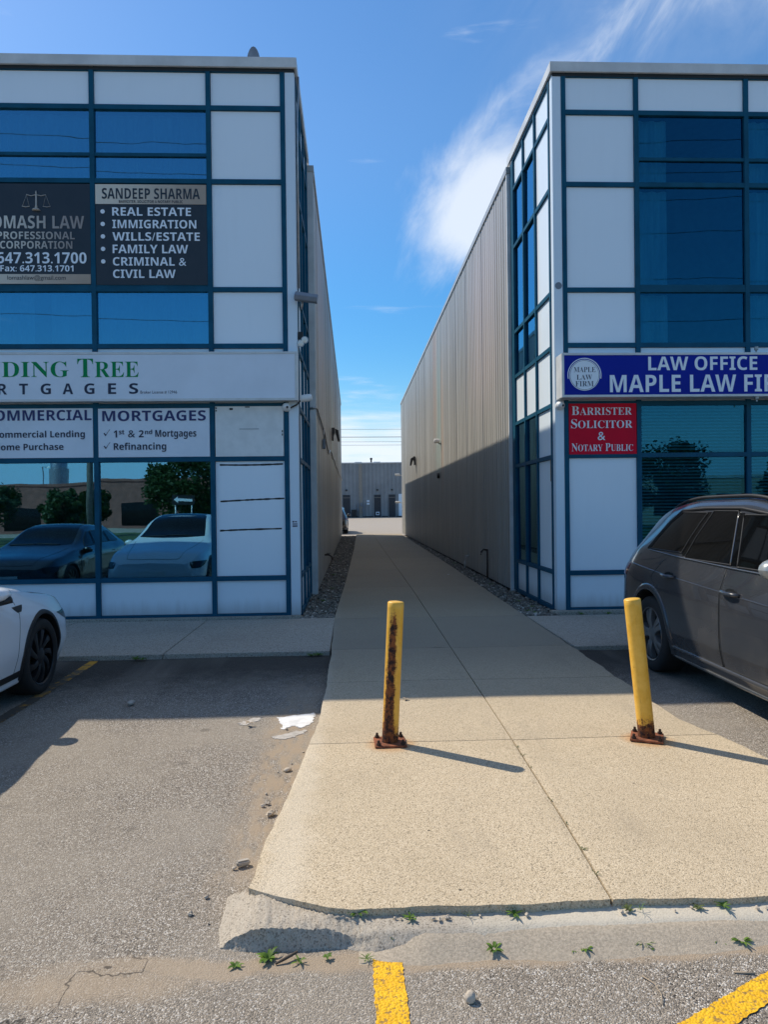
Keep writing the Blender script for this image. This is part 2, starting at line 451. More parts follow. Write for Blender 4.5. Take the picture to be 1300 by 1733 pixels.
def make_rustpost(name, heavy):
    m, t, p = newmat(name)
    o = t.n('ShaderNodeTexCoord').outputs['Object']
    x, y, z = t.sep(o)
    ang = t.math('ARCTAN2', y, x)
    st = t.noise(t.scalev(o, (1.0, 1.0, 0.12)), 42.0, 7, 0.75)
    sp = t.noise(o, 38.0, 7, 0.8)
    sp2 = t.noise(o, 9.0, 5, 0.7)
    yel = t.mix(t.ramp(sp2, 0.3, 0.7), (0.80, 0.42, 0.035), (0.90, 0.53, 0.085))
    yel = t.mix(t.math('MULTIPLY', t.ramp(st, 0.55, 0.75), 0.35), yel, (0.42, 0.21, 0.03))
    rust = t.mix(t.ramp(t.noise(o, 26.0, 5, 0.7), 0.40, 0.62), (0.020, 0.009, 0.008), (0.24, 0.075, 0.018))
    foot = t.math('SUBTRACT', 1.0, t.ramp(t.math('ADD', z, t.math('MULTIPLY', sp2, 0.12)), 0.10, 0.26))
    if heavy:
        # the rusted strip faces the street, a little left of centre
        a = t.math('ABSOLUTE', t.math('ADD', ang, 1.78))
        band = t.math('SUBTRACT', 1.0, t.ramp(a, 0.0, 0.9))
        band = t.math('MULTIPLY', band, t.math('SUBTRACT', 1.0, t.ramp(z, 0.80, 0.98)))
        low = t.math('SUBTRACT', 1.0, t.ramp(z, 0.2, 0.9))
        f = t.math('ADD', t.math('MULTIPLY', band, 0.26), t.math('ADD', t.math('MULTIPLY', sp2, 0.25), t.math('ADD', t.math('MULTIPLY', sp, 0.55), t.math('MULTIPLY', st, 0.32))))
        a2 = t.math('SUBTRACT', 1.0, t.ramp(t.math('ABSOLUTE', t.math('ADD', ang, 2.3)), 0.2, 1.0))
        f = t.math('ADD', f, t.math('MULTIPLY', t.math('MULTIPLY', low, a2), 0.13))
        f = t.math('ADD', f, t.math('MULTIPLY', foot, 0.2))
        mask = t.ramp(f, 0.715, 0.75)
        halo = t.ramp(f, 0.61, 0.735)
    else:
        f = t.math('ADD', t.math('MULTIPLY', sp, 0.6), t.math('MULTIPLY', st, 0.4))
        f = t.math('ADD', f, t.math('MULTIPLY', foot, 0.27))
        mask = t.ramp(f, 0.635, 0.68)
        halo = t.ramp(f, 0.57, 0.68)
    c = t.mix(t.math('MULTIPLY', halo, 0.7), yel, (0.42, 0.15, 0.02))
    c = t.mix(mask, c, rust)
    link(m, c, p.inputs['Base Color'])
    link(m, t.math('ADD', 0.42, t.math('MULTIPLY', mask, 0.45)), p.inputs['Roughness'])
    b = t.n('ShaderNodeBump', {'Strength': 0.5, 'Distance': 0.002, 'Height': t.math('ADD', t.math('MULTIPLY', mask, -1.0), sp)})
    link(m, b.outputs[0], p.inputs['Normal'])
    return m


M_POSTR = make_rustpost('rusted yellow paint', True)
M_POSTY = make_rustpost('chipped yellow paint', False)
M_RUST = simple('rusty plate', (0.23, 0.075, 0.032), 0.85, var=0.45, vscale=18.0, bump=0.4, bscale=90.0)
M_BOLT = simple('rusty bolt', (0.05, 0.028, 0.02), 0.7, 0.3, var=0.3)

M_STONEA = simple('pale stone', (0.52, 0.45, 0.36), 0.85, var=0.2, vscale=20, bump=0.4)
M_STONEB = simple('grey stone', (0.44, 0.40, 0.345), 0.85, var=0.25, vscale=20, bump=0.4)
M_SOIL = simple('gravel bed soil', (0.10, 0.085, 0.065), 0.95, var=0.4, vscale=14, bump=0.8, bscale=40)


def make_gravel():
    m, t, p = newmat('gravel stones')
    o = t.n('ShaderNodeTexCoord').outputs['Object']
    v = t.n('ShaderNodeTexVoronoi', {'Vector': o, 'Scale': 22.0})
    c = t.sep(v.outputs['Color'])
    b = t.mix(c[0], (0.09, 0.08, 0.066), (0.30, 0.27, 0.225))
    b = t.mix(t.ramp(c[1], 0.90, 0.95), b, (0.56, 0.52, 0.46))
    link(m, b, p.inputs['Base Color'])
    setp(p, Roughness=0.85)
    return m


M_GRAVEL = make_gravel()


def make_leaf(name, a, b):
    m, t, p = newmat(name)
    o = t.n('ShaderNodeTexCoord').outputs['Object']
    n = t.noise(o, 30.0, 3)
    link(m, t.mix(t.ramp(n, 0.3, 0.7), a, b), p.inputs['Base Color'])
    setp(p, Roughness=0.55, Specular_IOR_Level=0.3)
    tr = t.n('ShaderNodeBsdfTranslucent', {'Color': b})
    mx = t.n('ShaderNodeMixShader', {0: 0.25, 1: p.outputs[0], 2: tr.outputs[0]})
    link(m, mx.outputs[0], m.node_tree.nodes['Material Output'].inputs[0])
    return m


M_WEED = make_leaf('weed leaf', (0.06, 0.13, 0.02), (0.16, 0.27, 0.035))
M_WEEDD = make_leaf('dull weed leaf', (0.06, 0.09, 0.03), (0.15, 0.18, 0.06))
M_TREE = make_leaf('tree leaf', (0.022, 0.05, 0.014), (0.06, 0.105, 0.028))
M_BARK = simple('bark', (0.10, 0.075, 0.055), 0.9, var=0.3)
M_BRICK = simple('brown brick', (0.30, 0.125, 0.095), 0.9, var=0.2, vscale=2.0)
M_BEIGE = simple('beige stucco', (0.46, 0.40, 0.32), 0.9, var=0.1)
M_GRASS = simple('grass', (0.05, 0.085, 0.025), 0.9, var=0.4, vscale=3.0)
M_WOOD = simple('grey wood pole', (0.20, 0.18, 0.15), 0.9, var=0.25)
M_WIRE = simple('black wire', (0.012, 0.012, 0.014), 0.6)
M_SPLASH = simple('dried white paint', (0.74, 0.74, 0.73), 0.75, var=0.12, vscale=14)
M_SPLASHG = simple('thin grey paint', (0.46, 0.43, 0.39), 0.85, var=0.2, vscale=20)
M_TWIG = simple('dry twig', (0.36, 0.29, 0.21), 0.9)


def make_carpaint(name, col, rough, coat, dust, metal=0.0):
    m, t, p = newmat(name)
    o = t.n('ShaderNodeTexCoord').outputs['Object']
    z = t.sep(o)[2]
    n = t.noise(o, 2.0, 4, 0.6)
    n2 = t.noise(o, 60.0, 4, 0.7)
    f = t.math('MULTIPLY', t.ramp(t.math('ADD', n, t.math('MULTIPLY', t.math('SUBTRACT', 0.8, z), 0.22)), 0.35, 0.85), dust)
    c = t.mix(f, col, (0.20, 0.185, 0.165))
    spk = t.math('MULTIPLY', t.ramp(n2, 0.80, 0.86), dust)
    c = t.mix(spk, c, (0.30, 0.29, 0.27))
    link(m, c, p.inputs['Base Color'])
    link(m, t.math('ADD', rough, t.math('MULTIPLY', f, 0.5)), p.inputs['Roughness'])
    setp(p, Coat_Weight=coat, Coat_Roughness=0.04, Metallic=metal)
    link(m, t.math('ADD', 0.015, t.math('MULTIPLY', f, 0.15)), p.inputs['Coat Roughness'])
    return m


M_CARG = make_carpaint('dark grey car paint', (0.034, 0.037, 0.044), 0.22, 0.9, 0.20, 0.0)
M_CARG.node_tree.nodes['Principled BSDF'].inputs['Specular IOR Level'].default_value = 0.25
M_CARW = make_carpaint('white car paint', (0.76, 0.80, 0.84), 0.3, 0.9, 0.03)
M_CARB = make_carpaint('black car paint', (0.010, 0.011, 0.014), 0.25, 0.9, 0.05)
M_CGLASS = simple('tinted car glass', (0.004, 0.004, 0.004), 0.03, spec=0.28)
M_CHROME = simple('dull bright trim', (0.32, 0.33, 0.34), 0.25, 0.9)
M_SILVER = make_carpaint('silver mirror shell', (0.30, 0.33, 0.335), 0.3, 0.5, 0.05, 0.2)
M_TYRE = simple('tyre rubber', (0.016, 0.016, 0.016), 0.8, var=0.2, vscale=12)
M_RIMD = simple('black rim', (0.018, 0.018, 0.020), 0.35, 0.2, var=0.1)
M_RIMS = simple('silver rim', (0.30, 0.31, 0.32), 0.32, 0.8, var=0.1)
M_WELL = simple('wheel well', (0.006, 0.006, 0.006), 0.95)
M_LAMPC = simple('lamp glass', (0.015, 0.016, 0.018), 0.2, spec=0.3)
M_LAMPR = simple('red lamp glass', (0.20, 0.006, 0.01), 0.08, coat=0.6)


# ------------------------------------------------------------------ mesh helpers
class MB:
    def __init__(s):
        s.v = []
        s.f = []

    def add(s, vs, fs):
        o = len(s.v)
        s.v += [tuple(v) for v in vs]
        s.f += [tuple(i+o for i in f) for f in fs]
        return s

    def box(s, x0, x1, y0, y1, z0, z1):
        return s.add([(x0, y0, z0), (x1, y0, z0), (x1, y1, z0), (x0, y1, z0), (x0, y0, z1), (x1, y0, z1), (x1, y1, z1), (x0, y1, z1)],
                     [(0, 3, 2, 1), (4, 5, 6, 7), (0, 1, 5, 4), (1, 2, 6, 5), (2, 3, 7, 6), (3, 0, 4, 7)])

    def prism(s, pts, axis, a, b):
        """polygon of 2D points pushed out along an axis from a to b"""
        n = len(pts)

        def P(p, h):
            return (h, p[0], p[1]) if axis == 0 else (p[0], h, p[1]) if axis == 1 else (p[0], p[1], h)
        vs = [P(p, a) for p in pts] + [P(p, b) for p in pts]
        fs = [tuple(range(n)), tuple(range(2*n-1, n-1, -1))]
        fs += [(i, i+n, (i+1) % n+n, (i+1) % n) for i in range(n)]
        return s.add(vs, fs)

    def lathe(s, prof, c=(0, 0, 0), axis='z', n=24, cap=True):
        """prof: list of (radius, height)"""
        vs = []
        for r, h in prof:
            for k in range(n):
                a = 2*PI*k/n
                x, y = r*math.cos(a), r*math.sin(a)
                p = (x, y, h) if axis == 'z' else (h, x, y) if axis == 'x' else (x, h, y)
                vs.append((p[0]+c[0], p[1]+c[1], p[2]+c[2]))
        fs = []
        for i in range(len(prof)-1):
            for k in range(n):
                k2 = (k+1) % n
                fs.append((i*n+k, i*n+k2, (i+1)*n+k2, (i+1)*n+k))
        if cap:
            fs.append(tuple(range(n-1, -1, -1)))
            fs.append(tuple((len(prof)-1)*n+k for k in range(n)))
        return s.add(vs, fs)

    def tube(s, pts, r, n=8, cap=True):
        pts = [Vector(p) for p in pts]
        rr = r if isinstance(r, (list, tuple)) else [r]*len(pts)
        vs = []
        for i, p in enumerate(pts):
            d_ = (pts[min(i+1, len(pts)-1)]-pts[max(i-1, 0)])
            if d_.length < 1e-9:
                d_ = Vector((0, 0, 1))
            d_.normalize()
            a = d_.cross(Vector((0, 0, 1)) if abs(d_.z) < 0.9 else Vector((1, 0, 0))).normalized()
            b = d_.cross(a)
            for k in range(n):
                t = 2*PI*k/n
                vs.append(p+a*(rr[i]*math.cos(t))+b*(rr[i]*math.sin(t)))
        fs = []
        for i in range(len(pts)-1):
            for k in range(n):
                k2 = (k+1) % n
                fs.append((i*n+k, i*n+k2, (i+1)*n+k2, (i+1)*n+k))
        if cap:
            fs.append(tuple(range(n-1, -1, -1)))
            fs.append(tuple((len(pts)-1)*n+k for k in range(n)))
        return s.add(vs, fs)

    def grid(s, P, nu, nv):
        """P[i][j] grid of points"""
        vs = [P[i][j] for i in range(nu) for j in range(nv)]
        fs = [(i*nv+j, (i+1)*nv+j, (i+1)*nv+j+1, i*nv+j+1) for i in range(nu-1) for j in range(nv-1)]
        return s.add(vs, fs)

    def blobb(s, c, rx, ry, rz, seed, rough=0.25, nu=7, nv=10):
        rn = random.Random(seed)
        a = rn.uniform(0, PI)
        vs = [(0, 0, -rz)]
        for i in range(1, nu):
            th = PI*i/nu
            for j in range(nv):
                ph = 2*PI*j/nv
                k = 1+rn.uniform(-rough, rough)
                vs.append((rx*k*math.sin(th)*math.cos(ph), ry*k*math.sin(th)*math.sin(ph), -rz*k*math.cos(th)))
        vs.append((0, 0, rz))
        vs = [(x*math.cos(a)-y*math.sin(a)+c[0], x*math.sin(a)+y*math.cos(a)+c[1], z+c[2]) for x, y, z in vs]
        fs = [(0, 1+(j+1) % nv, 1+j) for j in range(nv)]
        for i in range(nu-2):
            for j in range(nv):
                j2 = (j+1) % nv
                fs.append((1+i*nv+j, 1+i*nv+j2, 1+(i+1)*nv+j2, 1+(i+1)*nv+j))
        e = len(vs)-1
        b = 1+(nu-2)*nv
        fs += [(b+j, b+(j+1) % nv, e) for j in range(nv)]
        return s.add(vs, fs)

    def build(s, name, mat, parent=None, smooth=False, loc=None, rot=None, bevel=0.0):
        me = bpy.data.meshes.new(name)
        me.from_pydata(s.v, [], s.f)
        bm = bmesh.new()
        bm.from_mesh(me)
        bmesh.ops.recalc_face_normals(bm, faces=bm.faces)
        if bevel:
            bmesh.ops.bevel(bm, geom=[e for e in bm.edges if len(e.link_faces) == 2 and e.calc_face_angle(0) > 0.6], offset=bevel, segments=2, affect='EDGES', clamp_overlap=True)
        bm.to_mesh(me)
        bm.free()
        me.materials.append(mat)
        if smooth:
            me.shade_smooth()
            if smooth is not True:
                me.set_sharp_from_angle(angle=math.radians(smooth))
        o = bpy.data.objects.new(name, me)
        COL.objects.link(o)
        if parent:
            o.parent = parent
        if loc:
            o.location = loc
        if rot:
            o.rotation_euler = rot
        return o


def tag(o, label=None, cat=None, group=None, kind=None):
    for k, v in (('label', label), ('category', cat), ('group', group), ('kind', kind)):
        if v:
            o[k] = v
    return o


def empty(name, loc=(0, 0, 0), rz=0.0):
    o = bpy.data.objects.new(name, None)
    o.location = loc
    o.rotation_euler = (0, 0, rz)
    o.empty_display_size = 0.1
    COL.objects.link(o)
    return o


def children(o):
    return [c for c in bpy.data.objects if c.parent == o]


def copy_tree(o, parent=None):
    c = o.copy()
    COL.objects.link(c)
    c.parent = parent
    for ch in children(o):
        copy_tree(ch, c)
    return c


# ------------------------------------------------------------------ ground
def gz(x, y):
    z = -0.10
    if y > 6.5:
        z += 0.05*min(1, (y-6.5)/1.6) if y < 30 else 0
    if y >= 30:
        z = -0.10+0.05*max(0, 1-(y-30)/5)
    if y > 44:
        z = -0.10+0.56*min(1, (y-44)/44.0)
    return z


def gg(x, y):
    return gz(x, y)+(0.006*math.sin(x*2.1+y*1.3)+0.005*math.sin(x*0.9-y*2.3) if -14 < x < 14 and 0 <= y < 10 else 0)


xs = [-600, -200, -80, -40, -20]+[-14+0.5*i for i in range(57)]+[20, 40, 80, 200, 600]
ys = [-600, -200, -80, -40, -20, -10, -4]+[0.25*i for i in range(0, 41)]+[10.3, 10.6, 12, 14, 18, 24, 30, 35, 40, 44, 50, 60, 70, 80, 88, 95, 130, 200, 400, 900]
mb = MB()
P = []
for x in xs:
    P.append([(x, y, gg(x, y)) for y in ys])
mb.grid(P, len(xs), len(ys))
tag(mb.build('ground', M_ASPH, smooth=True), kind='structure')

# walkway between the two buildings: separate slabs with open joints
WL = [(2.92, -0.475), (3.08, -0.457), (3.29, -0.450), (3.59, -0.427), (4.1, -0.385), (4.8, -0.328), (5.78, -0.273), (6.55, -0.268), (8.19, -0.268), (10.7, -0.30), (15.7, -0.19), (28.0, 0.0), (44.4, 0.19)]
WR = [(2.88, 2.82), (3.6, 2.74), (4.45, 2.63), (4.84, 2.56), (5.39, 2.44), (6.2, 2.464), (8.1, 2.50), (10.5, 2.53), (20.0, 2.68), (39.8, 2.88), (44.4, 2.92)]
WM = [(2.88, 1.043), (3.69, 1.067), (4.78, 1.086), (6.65, 1.098), (13.8, 1.149), (44.4, 1.185)]


def lerp_tab(tab, y):
    if y <= tab[0][0]:
        return tab[0][1]
    for (a, va), (b, vb) in zip(tab, tab[1:]):
        if y <= b:
            return va+(vb-va)*(y-a)/(b-a)
    return tab[-1][1]


def front_edge(x):
    # the nearest slab's front edge, broken back at its left corner
    e = 2.885+0.008*math.sin(x*7.0)+0.003*math.sin(x*23.0+1)+0.0015*math.sin(x*61.0)+0.001*math.sin(x*117.0+2)
    if x < 0.0:
        t = min(1.2, -x/0.45)
        e += 0.185*t**1.25
    return e


def slab(mb, tabl, tabr, y0, y1, z=0.0, gl=0.0, gr=0.0, front=False, edge_l=0.0, edge_r=0.0):
    ny = max(3, int((y1-y0)/0.12)) if y1 < 11 else max(3, int((y1-y0)/0.6))
    nx = 70 if front else 24
    rows = []
    for i in range(ny+1):
        y = y0+(y1-y0)*i/ny
        row = []
        for j in range(nx+1):
            yy = y
            xl = lerp_tab(tabl, yy)+gl
            xr = lerp_tab(tabr, yy)-gr
            if y < 9 and edge_l:
                xl += 0.005*math.sin(y*5.0)+0.003*math.sin(y*23.0+2)+0.002*math.sin(y*57.0)
            if y < 9 and edge_r:
                xr += 0.009*math.sin(y*8.0+1)+0.005*math.sin(y*27.0)
            x = xl+(xr-xl)*j/nx
            if front:
                fe = front_edge(x)
                yy = fe+(y1-fe)*i/ny
            row.append((x, yy, z))
        rows.append(row)
    top = [(p[0], p[1], p[2]+0.002*math.sin(p[0]*3+p[1]*1.7)) for r in rows for p in r]
    n = nx+1
    fs = [(i*n+j, i*n+j+1, (i+1)*n+j+1, (i+1)*n+j) for i in range(ny) for j in range(nx)]
    ring = [j for j in range(n)]+[i*n+nx for i in range(1, ny+1)]+[ny*n+j for j in range(nx-1, -1, -1)]+[i*n for i in range(ny-1, 0, -1)]
    k = len(top)
    # worn arris: ring slightly lower and outward, then straight down
    cx = sum(p[0] for p in top)/k
    cy = sum(p[1] for p in top)/k
    ring_v = []
    for q in ring:
        x, y, zz = top[q]
        top[q] = (x, y, zz-0.003)
    for q in ring:
        x, y, zz = top[q]
        ring_v.append((x, y, -0.16))
    mm = len(ring)
    fs += [(ring[i], ring[(i+1) % mm], k+(i+1) % mm, k+i) for i in range(mm)]
    mb.add(top+ring_v, fs)


mb = MB()
J = [4.93, 6.68, 8.22, 10.52, 14.6, 18.8, 23.0, 27.2, 31.4, 35.6, 39.8, 44.4]
prev = 2.9
for k, yj in enumerate(J):
    g = 0.005 if k else 0.0
    slab(mb, WL, WM, prev+g, yj-0.004, gr=0.006, front=(k == 0), edge_l=1.0)
    slab(mb, WM, WR, prev+g, yj-0.004, z=-0.004, gl=0.006, front=(k == 0), edge_r=1.0)
    prev = yj
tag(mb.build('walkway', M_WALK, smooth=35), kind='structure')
# dirt that fills the joints
mb = MB()
P = [[(lerp_tab(WL, y)+0.12, y, -0.022), (lerp_tab(WR, y)-0.12, y, -0.022)] for y in (3.2, 3.6, 4.4, 5.4, 8, 10.5, 20, 30, 44.2)]
mb.grid(P, len(P), 2)
tag(mb.build('joint_dirt', M_GAP), kind='structure')

# pavements in front of the shops
mb = MB()
L = [-0.285]+[-2.17-1.9*i for i in range(6)]
for a, b in zip(L, L[1:]):
    e = 0.004
    P = []
    sl = 0.0
    mb.prism([(a-e, 8.15), (b+e, 8.15), (b+e, 10.62), (a-e, 10.62)], 2, -0.16, -0.002+rnd.uniform(-0.003, 0.001))
tag(mb.build('pavement', M_SIDE, bevel=0.006), kind='structure')
mb = MB()
L = [2.535]+[4.4+1.9*i for i in range(5)]
for a, b in zip(L, L[1:]):
    e = 0.004
    mb.prism([(a+e, 8.13), (b-e, 8.13), (b-e, 10.46), (a+e, 10.46)], 2, -0.16, -0.003+rnd.uniform(-0.003, 0.001))
tag(mb.build('pavement', M_SIDE, bevel=0.006), kind='structure')
# concrete ledges at the feet of the facades
mb = MB()
mb.box(-12, -0.79, 10.66, 10.80, -0.1, 0.028)
mb.box(2.98, 12, 10.62, 10.80, -0.1, 0.03)
tag(mb.build('foundation_ledge', M_SIDE, bevel=0.012), kind='structure')


# kerb in front of the walkway, broken and raised at its left end
def kerb():
    mb = MB()
    xs_ = [-0.57+0.015*i for i in range(240)]
    rows = []

    def sm(a, b, x):
        t = max(0.0, min(1.0, (x-a)/(b-a)))
        return t*t*(3-2*t)
    jr = random.Random(21)
    jt = [(-0.6+0.05*i+jr.uniform(-0.015, 0.015), jr.uniform(-0.011, 0.007)) for i in range(20)]
    for x in xs_:
        f = front_edge(x)-0.012
        wob = 0.010*math.sin(x*11)+0.008*math.sin(x*29+1)+0.005*math.sin(x*61)
        k = sm(-0.05, 0.09, x)
        jag = lerp_tab(jt, x)            # 0 = raised broken lump, 1 = low kerb
        e = max(0.0, min(1.0, (-0.40-x)/0.17))**1.2   # falls away at the far left
        fy = (2.818+jag*0.5-0.02*e)*(1-k)+2.80*k+0.02*e
        zr = (-0.020-0.062*max(0.0, min(1.0, (x+0.22)/0.29))+jag)*(1-k)+(-0.054)*k-0.095*e
        zt = -(0.012+0.016*sm(-0.42, -0.25, x))*(1-k)-0.036*k-0.06*e
        lump = [(x, f+0.03, zt), (x, f, zt-0.002), (x, (f+fy)/2+0.03, (zt+zr-jag)/2+0.004+wob*0.15), (x, fy+0.03, zr-jag*0.5+0.004), (x, fy, zr),
                (x, fy-0.010+wob*0.4, zr-0.028), (x, fy-0.030, -0.105), (x, fy-0.045, -0.14)]
        low = [(x, f+0.03, -0.034), (x, f, -0.036), (x, 2.85, -0.039), (x, 2.825, -0.042), (x, 2.80, -0.048),
               (x, 2.775+wob*0.2, -0.066), (x, 2.75, -0.085), (x, 2.72, -0.13)]
        rows.append([tuple(p[c]*(1-k)+q[c]*k for c in range(3)) for p, q in zip(lump, low)])
    mb.grid(rows, len(rows), 8)
    o = mb.build('kerb', M_KERB, smooth=50)
    bm = bmesh.new()
    bm.from_mesh(o.data)
    bmesh.ops.subdivide_edges(bm, edges=[e for e in bm.edges if e.verts[0].co.x < 0.3], cuts=1, use_grid_fill=True)
    rn = random.Random(3)
    for v in bm.verts:
        a = 0.0045 if v.co.x < 0.08 else 0.001
        if v.co.z > -0.1:
            v.co.z += rn.uniform(-a, a)
            v.co.y += rn.uniform(-a, a)
    bm.to_mesh(o.data)
    bm.free()
    # sand washed against the foot of the kerb
    P = []
    for i in range(178):
        x = 0.0+0.0215*i
        w = 0.010*math.sin(x*4)+0.005*math.sin(x*11+2)+0.0015*math.sin(x*41)
        hh = min(1.0, i/12)
        P.append([(x, 2.84, -0.10+0.048*hh), (x, 2.805+w, -0.10+0.050*hh), (x, 2.775+w, -0.10+0.043*hh), (x, 2.735+w, -0.10+0.026*hh), (x, 2.69+w*1.5, -0.10+0.008*hh), (x, 2.65+w*2, -0.106), (x, 2.6, -0.125)])
    s = MB().grid(P, 178, 7).build('sand', M_SAND, smooth=True)
    tag(s, kind='structure')
    return o


tag(kerb(), kind='structure')


# painted lines
def ragged(pts, n, amp, seed):
    rn = random.Random(seed)
    out = []
    for (a, b) in zip(pts, pts[1:]+pts[:1]):
        for i in range(n):
            t = i/n
            out.append((a[0]+(b[0]-a[0])*t+rn.uniform(-amp, amp), a[1]+(b[1]-a[1])*t+rn.uniform(-amp, amp)))
    return out


def decal(name, pts, mat, z, n=14, amp=0.006, seed=1, thick=0.003):
    p = ragged(pts, n, amp, seed)
    mb = MB()
    n_ = len(p)
    c = (sum(q[0] for q in p)/n_, sum(q[1] for q in p)/n_)
    top = [(x, y, gg(x, y)+z) for x, y in p]
    bot = [(x, y, gg(x, y)+z-thick) for x, y in p]
    mb.add(top+bot, [tuple(range(n_))]+[(i, i+n_, (i+1) % n_+n_, (i+1) % n_) for i in range(n_)])
    return mb.build(name, mat)


def strip_decal(name, a, b, w, mat, z, seed, amp=0.004):
    """painted line from a to b that follows the ground"""
    rn = random.Random(seed)
    dx, dy = b[0]-a[0], b[1]-a[1]
    l_ = math.hypot(dx, dy)
    nx, ny = -dy/l_, dx/l_
    k = int(l_/0.012)
    P = []
    for i in range(k+1):
        t = i/k
        e = rn.uniform(-amp, amp) if 0 < i < k else 0
        e2 = rn.uniform(-amp, amp)
        row = []
        for j in range(7):
            s = (j/6-0.5)*w+(e if j == 0 else e2 if j == 6 else 0)
            jit = rn.uniform(-0.008, 0.008) if i in (0, k) else 0
            x, y = a[0]+dx*t+nx*s+dx/l_*jit, a[1]+dy*t+ny*s+dy/l_*jit
            row.append((x, y, gg(x, y)+z))
        P.append(row)
    return MB().grid(P, k+1, 7).build(name, mat)


tag(strip_decal('yellow_line', (0.118, 1.2), (0.108, 2.745), 0.112, M_YLINE, 0.005, 5), kind='structure')
tag(strip_decal('yellow_line', (0.575, 2.0), (1.80, 2.648), 0.098, M_YLINE, 0.005, 6), kind='structure')
tag(strip_decal('yellow_line', (-2.955, 3.6), (-2.915, 8.1), 0.10, M_YFADE, 0.005, 7, 0.008), kind='structure')


# dried paint on the asphalt
def splash(pts, mat, seed, label, z=0.004):
    o = decal('paint_splash', pts, mat, z, 7, 0.016, seed, 0.004)
    return tag(o, label, 'paint stain')


splash([(-0.645, 5.92), (-0.35, 6.03), (-0.335, 5.86), (-0.36, 5.74), (-0.43, 5.62), (-0.5, 5.70), (-0.585, 5.60), (-0.6, 5.75)], M_SPLASH, 1, 'bright white dried paint splash beside the walkway edge')
splash([(-0.655, 5.42), (-0.47, 5.54), (-0.375, 5.57), (-0.40, 5.50), (-0.47, 5.40), (-0.57, 5.36)], M_SPLASHG, 2, 'thin greyish paint smear just in front of the bright white splash')
splash([(-0.95, 5.80), (-0.86, 5.93), (-0.78, 5.95), (-0.80, 5.86), (-0.9, 5.74)], M_SPLASHG, 3, 'small pale paint blotch left of the white splash')


# gravel strips along the walls
def gravel(name, xa, xb, y0, y1, n, seed):
    rn = random.Random(seed)
    mb = MB()
    ys_ = [y0+(y1-y0)*i/30 for i in range(31)]
    mb.grid([[(xa(y), y, -0.035), ((xa(y)+xb(y))/2, y, -0.02), (xb(y), y, -0.03)] for y in ys_], 31, 3)
    s = mb.build('soil', M_SOIL, smooth=True)
    tag(s, kind='structure')
    mb = MB()
    for i in range(n):
        y = y0+(y1-y0)*rn.random()**1.7
        x = xa(y)+(xb(y)-xa(y))*rn.random()
        r = rn.uniform(0.012, 0.03)
        mb.blobb((x, y, -0.02+rn.uniform(0, 0.012)), r*rn.uniform(0.8, 1.4), r, r*rn.uniform(0.5, 0.8), rn.random(), 0.22, 4, 6)
    g = mb.build(name, M_GRAVEL)
    tag(g, kind='stuff')


gravel('gravel', lambda y: -0.80 if y < 13.6 else -0.70, lambda y: lerp_tab(WL, y)-0.012, 10.66, 42.0, 2600, 1)
gravel('gravel', lambda y: lerp_tab(WR, y)+0.012, lambda y: 3.07 if y < 13.6 else 3.02, 10.56, 38.0, 2400, 2)
# ------------------------------------------------------------------ buildings
YF = 10.76                     # facade plane
ROWS = [0.03, 0.59, 2.375, 3.17, 4.055, 4.895, 6.495, 7.585, 8.15]
XL_SIDE, XR_SIDE = -0.82, 3.10
YB = 13.65                     # where the ribbed wall starts


class Plane:
    def __init__(s, kind):
        s.k = kind

    def box(s, mb, u0, u1, v0, v1, d0, d1):
        if s.k == 'F':
            mb.box(u0, u1, YF+d0, YF+d1, v0, v1)
        elif s.k == 'L':
            mb.box(XL_SIDE-d1, XL_SIDE-d0, u0, u1, v0, v1)
        else:
            mb.box(XR_SIDE+d0, XR_SIDE+d1, u0, u1, v0, v1)


def curtain_mesh(pl, u0, u1, v0, v1, d, seed, amp=0.02):
    rn = random.Random(seed)
    n = max(8, int((u1-u0)/0.025))
    P = []
    ph = rn.uniform(0, 6)
    for i in range(n+1):
        u = u0+(u1-u0)*i/n
        dd = d+amp*math.sin(u*34+ph+1.5*math.sin(u*5))
        q = []
        for v in (v0, v1):
            q.append((u, YF+dd, v) if pl.k == 'F' else (XL_SIDE-dd, u, v) if pl.k == 'L' else (XR_SIDE+dd, u, v))
        P.append(q)
    return MB().grid(P, n+1, 2)


